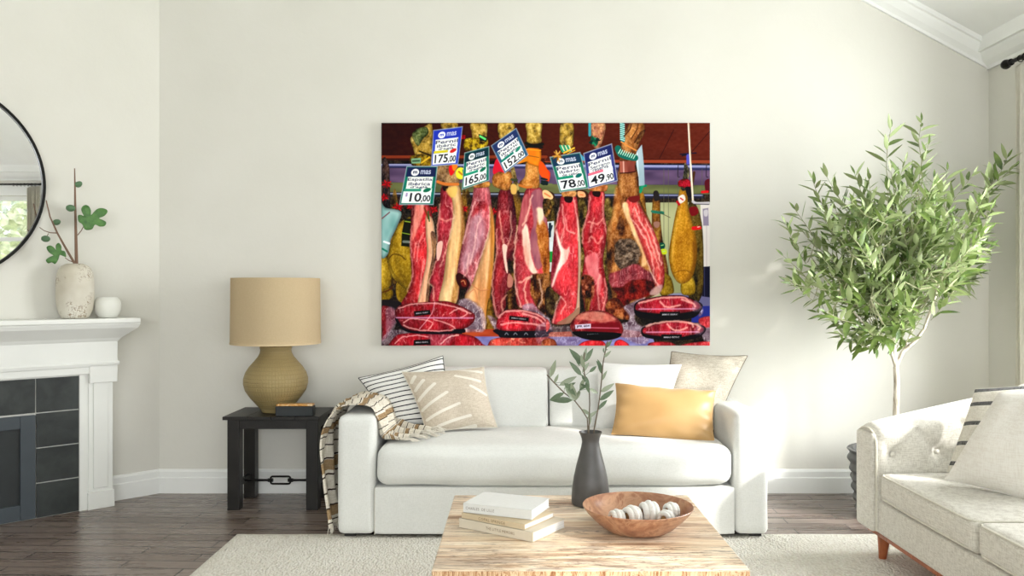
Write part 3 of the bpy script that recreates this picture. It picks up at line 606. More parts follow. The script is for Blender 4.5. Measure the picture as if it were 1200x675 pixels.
# ---------------------------------------------------------------- box on the side table
bx0, bx1, by0, by1 = (322.5-CX)/F*4.77, (366.5-CX)/F*4.77, 4.77, 4.835
bxo = thing('decorative_box', ((bx0+bx1)/2, 4.80, TZ), 'small dark box with a honey-coloured wood top, beside the lamp', 'box')
MB().box(bx0, bx1, by0, by1, TZ+.001, TZ+.058).build('box_body', plain('slate_box', (48, 52, 54), .6, .1, .3, 60), bxo, False, .004)
m = M('burl_top', .35, .5); m.col(m.ramp(m.noise(26, 5, None, 2.0), [(.3, (150, 84, 30)), (.46, (206, 146, 70)), (.62, (232, 200, 150)), (.72, (246, 236, 220))]))
MB().soft(bx0+.003, bx1-.003, by0+.003, by1-.003, TZ+.0585, TZ+.07, .004, (0, 0, 0), 12, lambda P, e: P+Vector((0, 0, .0015*mnoise.noise(P*70) if P.z > TZ+.064 else 0))).build('box_lid', m.m, bxo)
# ---------------------------------------------------------------- coffee table
cx0, cx1, cy0, cy1, CT = -.268, .728, 2.575, 3.523, .40
ct = thing('coffee_table', ((cx0+cx1)/2, (cy0+cy1)/2, 0), 'chunky square coffee table of pale spalted wood on the rug', 'table')
m = M('spalted_wood', .42, .4)
g = m.noise(1, 8, m.co((1.3, 15, 15)), 1.4, .62); fine = m.noise(1, 6, m.co((5, 90, 90)), .6)
c_ = m.ramp(g, [(.26, (132, 104, 84)), (.37, (196, 164, 134)), (.46, (236, 212, 180)), (.58, (248, 234, 212)), (.68, (214, 182, 144)), (.8, (168, 130, 98))])
patch = m.ramp(m.noise(1, 5, m.co((1.6, 5.5, 5.5), loc=(9, 2, 0)), 1.6), [(.5, (0, 0, 0)), (.58, (190, 190, 190)), (.72, (90, 90, 90))])
c_ = m.mix(patch, c_, m.ramp(fine, [(.35, (128, 108, 94)), (.6, (186, 166, 150))]))
for k_, (sx, sy, lo_) in enumerate(((2.0, 20, 3), (3.5, 34, 7))):
    v_ = m.math('ABSOLUTE', m.math('SUBTRACT', m.noise(1, 6, m.co((sx, sy, sy), loc=(lo_, 1, 0)), 1.8), .5)); gate = m.ramp(m.noise(1, 3, m.co((1.2, 3.5, 3.5), loc=(lo_, 5, 0))), [(.46, (0, 0, 0)), (.56, (220, 220, 220))])
    c_ = m.mix(m.math('MULTIPLY', gate, m.ramp(v_, [(0, (255, 255, 255)), (.03, (0, 0, 0))])), c_, ((58, 36, 26), (104, 66, 44))[k_])
c_ = m.mix(m.ramp(fine, [(.55, (0, 0, 0)), (.75, (90, 90, 90))]), c_, (186, 150, 116)); m.col(c_); m.bump(fine, .15, .002); MAT['spalt'] = m.m
MB().box(cx0, cx1, cy0, cy1, CT-.11, CT).build('tabletop', MAT['spalt'], ct, False, .006)
m = M('end_grain', .6, .3); g = m.noise(1, 7, m.co((34, 34, 5)), 2.4, .75); m.col(m.ramp(g, [(.34, (84, 48, 30)), (.44, (176, 124, 82)), (.54, (232, 204, 166)), (.66, (150, 98, 62)), (.78, (220, 184, 140))])); m.bump(g, .5, .004)
MB().box(cx0+.004, cx1-.004, cy0-.0035, cy0+.002, CT-.106, CT-.004).build('front_edge', m.m, ct, False)
for x in (cx0+.04, cx1-.14):
    for y in (cy0+.04, cy1-.14): MB().box(x, x+.1, y, y+.1, .012, CT-.11).build('leg', MAT['spalt'], ct, False, .005)
# ---------------------------------------------------------------- books
MAT['pages'] = plain('book_pages', (238, 238, 236), .9, .03); m = M('page_edges', .9, .1); h = m.noise(1, 2, m.co((2, 2, 900))); m.col(m.ramp(h, [(.35, (222, 222, 220)), (.65, (248, 248, 247))])); MAT['pages'] = m.m
def text_mb(txt, org, ux, uy, h, nrm, length=None):
    cu = bpy.data.curves.new('lettering', 'FONT'); cu.body = txt; cu.resolution_u = 2; cu.space_character = 1.15; o = bpy.data.objects.new('lettering', cu); COL.objects.link(o); bpy.context.view_layer.update()
    me = o.evaluated_get(bpy.context.evaluated_depsgraph_get()).to_mesh(); vs = [v_.co.copy() for v_ in me.vertices]; fs = [tuple(p.vertices) for p in me.polygons]; o.to_mesh_clear(); bpy.data.objects.remove(o); bpy.data.curves.remove(cu)
    lo = Vector((min(v_.x for v_ in vs), min(v_.y for v_ in vs))); hi = Vector((max(v_.x for v_ in vs), max(v_.y for v_ in vs))); sx = (length/(hi.x-lo.x)) if length else h/(hi.y-lo.y); sy = h/(hi.y-lo.y)
    return MB().add([Vector(org)+Vector(ux)*(v_.x-lo.x)*sx+Vector(uy)*(v_.y-lo.y)*sy+Vector(nrm)*.0005 for v_ in vs], fs)
def book(p0, p1, dep, z0, th, cover, label, txt, t0, tl, tc, sc_=.5):
    p0 = Vector((p0[0], p0[1], z0)); p1 = Vector((p1[0], p1[1], z0)); ux = (p1-p0).normalized(); L_ = (p1-p0).length; uy = Vector((-ux.y, ux.x, 0)); Z = Vector((0, 0, 1))
    c = p0+ux*L_/2+uy*dep/2; t = thing('book', (c.x, c.y, z0), label, 'book', None)
    def B(mb, a0, a1, b0, b1, c0, c1): return mb.hexa([p0+ux*a+uy*b+Z*c_ for c_ in (c0, c1) for b in (b0, b1) for a in (a0, a1)])
    cv = MB(); B(cv, 0, L_, 0, dep, 0, .0028); B(cv, 0, L_, 0, dep, th-.0028, th); B(cv, 0, L_, -.0005, .003, 0, th); cvo = cv.build('cover', cover, t, False, .0008)
    B(MB(), .003, L_-.003, .0025, dep-.004, .0026, th-.0026).build('pages', MAT['pages'], t, False)
    text_mb(txt, p0+ux*L_*t0+Z*th*(.5-sc_/2)-uy*.0005, ux, Z, th*sc_, -uy, L_*tl).build('lettering', tc, cvo, False)
    return t
cw_ = fabric('cover_white', (226, 226, 222), (190, 190, 186), .1, 600); cc_ = plain('cover_cream', (214, 204, 184), .6, .04); ck = plain('cover_kraft', (208, 190, 158), .6, .05)
ink = plain('grey_ink', (130, 122, 108), .6); ink2 = plain('brown_ink', (120, 92, 60), .6)
book((-.2136, 3.04), (.055, 2.855), .215, CT+.001, .034, cc_, 'cream book at the bottom of the stack on the coffee table', 'THE LITTLE MEMOIRS', .38, .38, ink2, .28)
book((-.204, 3.036), (.026, 2.881), .20, CT+.036, .020, ck, 'thin kraft-spined book in the middle of the stack', 'COPAL SPRINGE', .28, .42, ink2, .5)
book((-.198, 3.036), (.052, 2.934), .187, CT+.057, .034, cw_, 'thick white book on top of the stack on the coffee table', 'CHARLES  DE LILLE', .04, .42, ink, .3)
# ---------------------------------------------------------------- wooden bowl with knotted ornaments
bcx, bcy = .4385, 3.005
bw = thing('wooden_bowl', (bcx, bcy, CT), 'wide acacia wood bowl on the coffee table holding pale knots', 'bowl')
m = M('acacia_wood', .33, .45, coat=.2); g = m.noise(1, 4, m.co((7, 3, 9), rot=(.3, .2, .5)), 2.4); g2 = m.noise(1, 6, m.co((30, 6, 30), rot=(.3, .2, .5)), 1)
m.col(m.mix(.3, m.ramp(g, [(.3, (120, 76, 54)), (.45, (168, 116, 86)), (.56, (200, 156, 122)), (.64, (146, 94, 66)), (.8, (214, 174, 140))]), m.ramp(g2, [(.3, (110, 64, 42)), (.7, (200, 150, 116))])))
op = [(.0005, .001), (.095, .001), (.11, .004), (.135, .02), (.16, .042), (.185, .068), (.2, .09), (.1985, .0925), (.194, .09), (.178, .068), (.152, .042), (.125, .022), (.095, .012), (.05, .009), (.0005, .009)]
MB().lathe(op, (bcx, bcy, CT), 96).build('bowl_body', m.m, bw)
wk = fabric('knot_white', (242, 241, 236), (180, 170, 150), .2, 300); bk = plain('knot_twine', (150, 116, 76), .8, .1)
def knot(x, y, z, r, rz, lab):
    t = thing('decorative_knot', (x, y, z-r), lab, 'ornament', 'knots in the wooden bowl')
    a_, b_ = math.cos(rz), math.sin(rz); core = MB()
    core.lathe([(max(.0005, r*.8*math.sin(q*math.pi/12)), -r*.8*math.cos(q*math.pi/12)) for q in range(13)], (x, y, z), 24); core.build('core', bk, t)
    for k_ in range(3):                                         # three thick bands wrapped round the ball
        off = (k_-1)*.5*r; rr = math.sqrt(max(r*r*.82-off*off, .0001)); L_ = []
        for q in range(25):
            a = 2*math.pi*q/24; p = Vector((off, rr*math.cos(a), rr*math.sin(a))); L_.append(Vector((x+a_*p.x-b_*p.y, y+b_*p.x+a_*p.y, z+p.z)))
        MB().tube(L_, r*.33, 10, False).build('band', wk, t)
for i, (dx, dy, dz, r, rz, lab) in enumerate(((-.078, -.02, .041, .03, .3, 'leftmost pale knotted ball in the wooden bowl'), (-.022, -.005, .046, .034, .5, 'pale knotted ball, second from the left in the wooden bowl'), (.045, .02, .052, .038, .2, 'largest and highest pale knotted ball in the wooden bowl'), (.098, -.03, .046, .026, .9, 'small pale knotted ball at the front right of the wooden bowl'), (.128, .03, .056, .028, .4, 'rightmost pale knotted ball in the wooden bowl'))):
    knot(bcx+dx, bcy+dy, CT+dz+.005, r, rz, lab)
# ---------------------------------------------------------------- grey vase with olive sprigs
vx, vy = (692-CX)/F*3.37, 3.37
vs_ = thing('tall_vase', (vx, vy, CT), 'tall matt charcoal vase on the coffee table in front of the sofa', 'vase')
m = M('matte_charcoal', .42, .45); m.col(m.ramp(m.noise(20, 4), [(.3, (74, 72, 70)), (.7, (84, 82, 80))])); MAT['char'] = m.m
vp = [(.0005, .001), (.07, .001), (.077, .006), (.0775, .03), (.0745, .07), (.068, .115), (.058, .16), (.047, .2), (.038, .235), (.035, .255), (.037, .27), (.0425, .285), (.0475, .295), (.0455, .2965), (.04, .285), (.034, .27), (.032, .25), (.03, .2), (.0005, .18)]
vz = []
for i in range(len(vp)-1):
    for q in (0, .5): vz.append((lerp(vp[i][0], vp[i+1][0], q), lerp(vp[i][1], vp[i+1][1], q)))
MB().lathe(vz, (vx, vy, CT), 64).build('vase_body', MAT['char'], vs_)
def leafmat(name, a, b, back):
    m = M(name, .42, .45); c = m.ramp(m.noise(14, 3), [(.32, a), (.68, b)]); geo = m.n('ShaderNodeNewGeometry'); m.col(m.mix(geo.outputs['Backfacing'], c, back))
    tl = m.n('ShaderNodeBsdfTranslucent'); tl.inputs[0].default_value = lin(tuple(min(255, int(v*1.2)) for v in b)); mx = m.n('ShaderNodeMixShader'); mx.inputs[0].default_value = .16; m.l(m.b.outputs[0], mx.inputs[1]); m.l(tl.outputs[0], mx.inputs[2]); m.l(mx.outputs[0], m.t.nodes['Material Output'].inputs[0]); return m.m
def leaf(mb, p, d, up, L_, w_, bend=.15, seg=5):
    """lance-shaped leaf folded along its midrib"""
    d = d.normalized(); s_ = d.cross(up); s_ = s_.normalized() if s_.length > 1e-4 else d.orthogonal().normalized(); nn = s_.cross(d).normalized(); V = []
    for i in range(seg+1):
        t = i/seg; ww = w_*.5*(math.sin(math.pi*min(1, t*.97+.03)**.85))**.8 if 0 < i < seg else w_*.04
        c = p+d*L_*t-nn*bend*L_*t*t; V += [c-s_*ww+nn*ww*.25, c, c+s_*ww+nn*ww*.25]
    mb.add(V, [(3*i+k_, 3*i+k_+1, 3*i+k_+4, 3*i+k_+3) for i in range(seg) for k_ in (0, 1)])
MAT['sprig_leaf'] = leafmat('olive_sprig_leaf', (74, 94, 70), (108, 126, 98), (150, 160, 138)); MAT['twig'] = plain('twig_bark', (104, 92, 76), .8, .15)
def sprig(pts, d0, seed, lab, leaves):
    rnd = random.Random(seed); P = [px(x, y, d) for x, y, d in pts]; t = thing('olive_sprig', (vx, vy, CT+.19), lab, 'branch', 'olive sprigs in the charcoal vase')
    P = [Vector((vx+(P[0].x-vx)*.3, vy, CT+.20))]+P; MB().tube(P, [.0026]*len(P), 6).build('stem', MAT['twig'], t); lf = MB()
    for (x, y, x2, y2, dd) in leaves:
        a = px(x, y, 3.37+dd); b = px(x2, y2, 3.37+dd+rnd.uniform(-.03, .03)); leaf(lf, a, b-a, Vector((rnd.uniform(-.5, .5), -1, rnd.uniform(-.2, .6))), (b-a).length, (b-a).length*.29, rnd.uniform(-.1, .15)); 
        q = min(P[1:], key=lambda z: (z-a).length); 
        if (q-a).length > .004: lf.tube([q, a], .0012, 4)
    lf.build('leaves', MAT['sprig_leaf'], t)
def Sx(*a): return [(640+a[i]/5.19, 390+a[i+1]/5.19) for i in range(0, len(a), 2)]
def SL_(dd, *a): o = []; [o.append((640+a[i]/5.19, 390+a[i+1]/5.19, 640+a[i+2]/5.19, 390+a[i+3]/5.19, dd)) for i in range(0, len(a), 4)]; return o
sprig([(x, y, 3.37) for x, y in Sx(255, 600, 250, 520, 215, 465, 175, 415, 110, 365, 50, 305, 5, 255)], 0, 1, 'olive sprig leaning left out of the charcoal vase', SL_(0, 175, 415, 110, 330, 160, 410, 25, 408, 110, 365, 20, 410, 110, 340, 180, 300, 25, 270, 55, 160, 110, 300, 180, 385, 50, 305, 75, 250, 80, 320, 185, 265, 180, 410, 150, 300, 215, 465, 270, 500, 205, 350, 180, 410))
sprig([(x, y, 3.37+.01) for x, y in Sx(260, 600, 262, 510, 265, 430, 262, 340, 235, 260, 225, 190, 235, 120)], 0, 2, 'bushiest olive sprig, upright in the middle of the charcoal vase', SL_(.01, 235, 200, 140, 100, 230, 180, 285, 95, 225, 170, 245, 90, 215, 260, 145, 175, 230, 280, 205, 345, 240, 300, 265, 370, 235, 260, 265, 330, 230, 220, 215, 130, 262, 340, 205, 310, 262, 240, 310, 200, 200, 200, 180, 120, 262, 340, 320, 370, 250, 520, 310, 475, 262, 480, 270, 560, 240, 300, 215, 250, 220, 240, 260, 180, 250, 320, 200, 350, 205, 350, 180, 400))
sprig([(x, y, 3.37-.01) for x, y in Sx(290, 600, 300, 540, 315, 470, 330, 360, 338, 280, 345, 190, 360, 110, 375, 50)], 0, 3, 'tallest olive sprig, leaning right out of the charcoal vase', SL_(-.01, 350, 150, 395, 110, 350, 120, 348, 90, 355, 110, 375, 100, 365, 90, 400, 45, 340, 230, 315, 160, 345, 230, 305, 170, 338, 290, 370, 230, 338, 250, 318, 200, 330, 360, 415, 310, 325, 410, 410, 350, 320, 460, 370, 410, 315, 470, 345, 430, 360, 90, 375, 50))
# ---------------------------------------------------------------- things on the mantel
ub_ = fu(88, .13); vb = Vector(W(ub_, .13, 1.113)); sV = vb.y/F
fv = thing('speckled_vase', vb, 'tall cream speckled vase on the mantel holding fig branches', 'vase')
m = M('speckled_stoneware', .55, .35); sp1 = m.noise(95, 3, None, 1); ms = m.noise(9, 3); uvz = m.sep(m.tc.outputs['Object'])[2]
m.col(m.mix(m.math('MULTIPLY', m.ramp(sp1, [(.52, (0, 0, 0)), (.58, (255, 255, 255))]), m.ramp(ms, [(.5, (0, 0, 0)), (.6, (230, 230, 230))])), m.ramp(m.noise(4, 3), [(.35, (196, 188, 170)), (.65, (222, 218, 206))]), (126, 100, 62))); m.bump(m.noise(70, 3), .25, .003)
H_ = 64*sV; R0 = 20.5*sV
vpf = [(.0005, 0), (.62, 0), (.68, .01), (.8, .08), (.92, .2), (.985, .38), (1, .55), (.985, .7), (.93, .82), (.82, .91), (.66, .965), (.5, .99), (.42, 1.0), (.38, .995), (.4, .97), (.3, .9), (.0005, .85)]
vq = []
for i in range(len(vpf)-1):
    for q in (0, .5): vq.append((lerp(vpf[i][0], vpf[i+1][0], q)*R0, lerp(vpf[i][1], vpf[i+1][1], q)*H_))
MB().lathe(vq, vb, 56, fn=lambda a, z: 1+.012*math.sin(2*a+z*20)).build('vase_body', m.m, fv)
db = vb.y
fb = thing('fig_branch', vb+Vector((0, 0, H_*.87)), 'cut fig branch with two lobed leaves and green figs in the mantel vase', 'branch')
MAT['fig_bark'] = plain('fig_bark', (128, 100, 82), .8, .15)
def fp_(*a): return [(0+a[i]/2.8125, 80+a[i+1]/2.8125) for i in range(0, len(a), 2)]
def PW(x, y, dd=0): n = .13-dd; return px(x, y, W(fu(x, n), n, 0)[1])
def br_(pts, r0, r1, dd=0, nm='branch'):
    P = [PW(x, y, dd) for x, y in fp_(*pts)]; MB().tube(P, [lerp(r0, r1, i/(len(P)-1)) for i in range(len(P))], 8).build(nm, MAT['fig_bark'], fb)
br_((251, 660, 252, 640, 250, 540, 248, 460, 247, 380, 246, 330), .011, .003, 0); br_((250, 665, 244, 640, 215, 590, 190, 545, 165, 490, 152, 435), .008, .003, -.01); br_((186, 543, 165, 542, 145, 535, 130, 524), .0035, .002, -.01)
br_((256, 550, 268, 535, 278, 516), .003, .002, 0, 'leaf_stalk'); br_((245, 640, 228, 634, 214, 624), .003, .002, -.01, 'leaf_stalk')
m = M('fig_leaf_green', .5, .4); vv = m.n('ShaderNodeTexVoronoi'); vv.inputs['Scale'].default_value = 60; m.l(m.tc.outputs['Object'], vv.inputs['Vector']); m.col(m.ramp(m.noise(22, 4), [(.3, (46, 88, 40)), (.7, (90, 136, 66))])); m.bump(vv.outputs['Distance'], .4, .003); MAT['fig_leaf'] = m.m
def lobed(pts, c, dd, curl, nm='leaf'):
    P = [PW(x, y, dd) for x, y in fp_(*pts)]; C_ = PW(*fp_(*c)[0], dd); n = len(P); V = []; Q = []
    for i in range(n):
        for t in (0, .33, .66):
            a, b, c2, d = P[i-1], P[i], P[(i+1)%n], P[(i+2)%n]; Q.append(.5*((2*b)+(c2-a)*t+(2*a-5*b+4*c2-d)*t*t+(-a+3*b-3*c2+d)*t**3))
    Fs = []; n = len(Q); V = [C_]
    for r in (.35, .7, 1.0):
        for q in Q:
            p = C_.lerp(q, r); p.y += curl*(r**2)*math.sin((q.x-C_.x)*60)*.6-abs(curl)*r*r; V.append(p)
    Fs = [(0, 1+i, 1+(i+1)%n) for i in range(n)]+[(1+j*n+i, 1+(j+1)*n+i, 1+(j+1)*n+(i+1)%n, 1+j*n+(i+1)%n) for j in (0, 1) for i in range(n)]
    o = MB().add(V, Fs).build(nm, MAT['fig_leaf'], fb); md = o.modifiers.new('leaf', 'SOLIDIFY'); md.thickness = .001
lobed((275, 515, 262, 505, 260, 486, 272, 484, 280, 488, 272, 470, 274, 458, 285, 451, 296, 456, 302, 470, 302, 484, 318, 466, 335, 461, 354, 466, 357, 476, 345, 488, 328, 494, 340, 500, 353, 508, 348, 520, 330, 522, 314, 516, 306, 530, 292, 534, 282, 530), (298, 498), -.02, .008)
lobed((222, 622, 212, 618, 200, 615, 195, 630, 184, 645, 172, 640, 160, 643, 153, 632, 165, 622, 178, 618, 162, 606, 155, 590, 166, 584, 178, 590, 186, 600, 186, 584, 196, 576, 206, 586, 206, 600, 218, 604), (192, 612), -.03, -.008)
for (x, y, s_) in ((259, 382, 11), (233, 461, 13), (187, 507, 11), (151, 562, 12)):
    c = PW(*fp_(x, y)[0], -.005); r = s_/2.8125*sV; pr_ = [(max(.0004, r*math.sin(math.pi*q/10)*(1-.25*(q/10))), -r*1.15*math.cos(math.pi*q/10)) for q in range(11)]
    b = MB().lathe(pr_, (0, 0, 0), 20, fn=lambda a, z: 1+.05*math.sin(5*a)); rot = Matrix.Rotation(random.Random(x).uniform(1.0, 1.9), 3, 'Y'); b.v = [tuple(c+rot @ Vector(p)) for p in b.v]; b.build('fig', plain('green_fig', (88, 122, 86), .5, .15), fb)
for a in ((249, 385, 257, 380), (248, 462, 238, 461), (176, 516, 185, 509), (160, 544, 154, 556)): MB().tube([PW(*q) for q in fp_(*a)], .002, 5).build('fig_stalk', MAT['fig_bark'], fb)
uo = fu(126, .13); ob = Vector(W(uo, .13, 1.113)); so = ob.y/F
sb_ = thing('small_bowl', ob, 'small round white pot on the right end of the mantel', 'pot'); hb = 24*so; rb = 15*so
MB().lathe([(r*rb, z*hb) for r, z in [(.0005, 0), (.6, 0), (.66, .02), (.86, .2), (.97, .42), (1, .6), (.95, .78), (.84, .9), (.72, .96), (.7, 1), (.66, .99), (.68, .94), (.8, .86), (.9, .7), (.9, .5), (.7, .2), (.4, .1), (.0005, .1)]], ob, 48).build('pot_body', MAT['white_glass'], sb_)
# ---------------------------------------------------------------- olive tree in a ridged charcoal pot
tx, ty = 2.165, 4.72
pt = thing('plant_pot', (tx, ty, 0), 'dark ridged planter on the floor behind the loveseat', 'plant pot')
m = M('charcoal_ceramic', .5, .4); m.col(m.ramp(m.noise(12, 4), [(.3, (62, 62, 62)), (.7, (88, 88, 87))])); m.bump(m.noise(30, 4), .3, .006)
pp = [(.0005, .001), (.2, .001)]
for i in range(40): z = i/39; pp.append((.205+.05*z**.7+.007*math.sin(z*math.pi*12), .005+z*.345))
pp += [(.262, .357), (.258, .362), (.235, .358), (.23, .32), (.0005, .31)]
MB().lathe(pp, (tx, ty, 0), 72, fn=lambda a, z: 1+.022*math.sin(9*a+z*22)*(.3+.7*min(1, z*6 if z > 0 else 0)) if z < .33 else 1).build('pot_body', m.m, pt)
MB().lathe([(.0005, 0), (.229, 0), (.229, .012), (.0005, .02)], (tx, ty, .311), 40).build('soil', plain('potting_soil', (70, 56, 44), .95, .3, .6, 90), pt)
ot = thing('olive_tree', (tx, ty, .32), 'slender potted olive tree with a wide leafy crown in the right corner', 'tree')
m = M('pale_bark', .8, .2); g = m.noise(1, 5, m.co((40, 40, 9)), 1); m.col(m.ramp(g, [(.35, (150, 138, 120)), (.55, (214, 206, 190))])); m.bump(g, .5, .004); MAT['bark'] = m.m
MAT['olive_leaf'] = leafmat('olive_leaf', (48, 74, 34), (122, 144, 74), (158, 170, 124))
rnd = random.Random(21); D0 = ty
def T(x, y, dd=0): return px(x, y, D0+dd)
fork = T(1050, 430)
trunk = MB().tube([(tx, ty, .32), T(1050, 480), T(1051, 450), fork], [.02, .017, .016, .016], 12)
stems = [([fork, T(1048, 410), T(1047, 385, .02), T(1046, 355, .03), T(1042, 320, .02)], .012), ([fork, T(1058, 412), T(1072, 400, -.02), T(1083, 385, -.05), T(1090, 365, -.08), T(1100, 335, -.1)], .011), ([fork, T(1043, 408), T(1036, 395, -.03), T(1024, 388, -.06), T(1008, 375, -.1), T(985, 345, -.12)], .010), ([T(1058, 412), T(1068, 390, .05), T(1074, 370, .1), T(1082, 340, .16)], .007)]
for P, r in stems: trunk.tube(P, [lerp(r, r*.55, i/(len(P)-1)) for i in range(len(P))], 10)
trunk.build('trunk', MAT['bark'], ot)
MAT['twig2'] = plain('green_twig', (150, 150, 116), .7, .15)
limbs = []; bmb = MB()
for (x, y, dd, s_) in ((985, 345, -.12, None), (960, 330, -.15, 2), (950, 300, -.05, 2), (975, 370, -.2, 2), (975, 265, .05, 2), (1000, 300, -.2, 2), (1005, 250, .1, 0), (1030, 290, -.15, 0), (1042, 320, .02, None), (1045, 240, .08, 0), (1020, 350, -.25, 0), (1035, 330, .2, 0), (1070, 270, -.1, 0), (1060, 330, -.28, 1), (1075, 225, .02, 0), (1100, 335, -.1, None), (1105, 290, .05, 1), (1120, 310, -.2, 1), (1130, 270, -.05, 1), (1140, 240, .05, 1), (1110, 240, .14, 3), (1082, 340, .16, None), (1090, 300, .2, 3), (1090, 320, -.3, 1), (1000, 330, .15, 2)):
    p = T(x, y, dd); limbs.append(p)
    if s_ is not None:
        b = stems[s_][0][-1]; mid = b.lerp(p, .5)+Vector((rnd.uniform(-.02, .02), rnd.uniform(-.03, .03), -.03)); bmb.tube([b, mid, p], [.0045, .004, .003], 6)
poly_ = [(918, 330), (928, 292), (925, 268), (946, 270), (956, 225), (975, 212), (1010, 222), (1035, 205), (1046, 175), (1060, 195), (1078, 190), (1085, 165), (1096, 185), (1105, 205), (1145, 212), (1168, 195), (1172, 240), (1166, 290), (1150, 322), (1110, 338), (1080, 365), (1050, 385), (1020, 398), (985, 402), (960, 383), (938, 352)]
def inside(x, y):
    c = False; n = len(poly_)
    for i in range(n):
        x1, y1 = poly_[i-1]; x2, y2 = poly_[i]
        if (y1 > y) != (y2 > y) and x < (x2-x1)*(y-y1)/(y2-y1)+x1: c = not c
    return c
tips = [(1044, 150, 0, 1), (1080, 142, .02, 1), (1088, 170, -.05, 1), (1180, 185, .0, 1), (1188, 196, -.05, 1), (1165, 200, .05, 1), (921, 262, -.1, 1), (932, 246, .0, 1), (952, 210, 0, 1), (968, 206, -.1, 1), (1002, 204, .05, 1), (1110, 200, .1, 1), (1018, 208, -.1, 1), (1060, 190, -.1, 1), (1140, 205, 0, 1), (918, 300, -.1, 1), (922, 330, -.15, 1)]
while len(tips) < 205:
    x, y = rnd.uniform(915, 1178), rnd.uniform(160, 402)
    if not inside(x, y): continue
    if y < 230 and rnd.random() < .45: continue
    tips.append((x, y, max(-.5, min(.36, rnd.gauss(-.06, .2))), 0))
cc = T(1045, 330); lmb = MB()
for x, y, dd, far in tips:
    tip = T(x, y, dd); tip.y = min(tip.y, YB-.08); tip.x = min(tip.x, 2.84)
    out = (tip-cc); out.z = out.z*.6+.22; out.normalize(); out = (out+Vector((rnd.uniform(-.35, .35), rnd.uniform(-.35, .35), rnd.uniform(-.25, .3)))).normalized()
    if far: out = (out+Vector((0, 0, .5))).normalized()
    L_ = rnd.uniform(.2, .32); base = tip-out*L_
    mid = base.lerp(tip, .5)+Vector((rnd.uniform(-.02, .02), rnd.uniform(-.02, .02), -.015 if not far else 0)); nb = min(limbs, key=lambda q: (q-base).length)
    bmb.tube([nb, nb.lerp(base, .5)+Vector((0, 0, -.01)), base, mid, tip], [.0028, .0024, .0022, .002, .0011], 5)
    nl = int(L_/.023)
    for k_ in range(nl):
        t = (k_+.5)/nl; p = (base.lerp(mid, t*2) if t < .5 else mid.lerp(tip, t*2-1)); dd_ = (tip-mid if t > .5 else mid-base).normalized(); s_ = dd_.orthogonal().normalized(); ang = k_*2.4+rnd.uniform(-.4, .4); s2 = dd_.cross(s_); side = s_*math.cos(ang)+s2*math.sin(ang)
        d = (dd_*rnd.uniform(.5, .95)+side*rnd.uniform(.6, 1)+Vector((0, 0, rnd.uniform(-.25, .25)))).normalized(); ll = rnd.uniform(.085, .135)*(1 if t < .8 else .75)
        e = p+d*ll
        if e.y > YB-.015 or e.x > 2.93: continue
        leaf(lmb, p, d, Vector((rnd.uniform(-.6, .6), rnd.uniform(-.6, .6), 1)), ll, ll*rnd.uniform(.22, .31), rnd.uniform(-.1, .3), 4)
    leaf(lmb, tip, out, Vector((0, -1, .3)), .06, .014, .1, 4)
bmb.build('branches', MAT['twig2'], ot); lmb.build('foliage', MAT['olive_leaf'], ot)
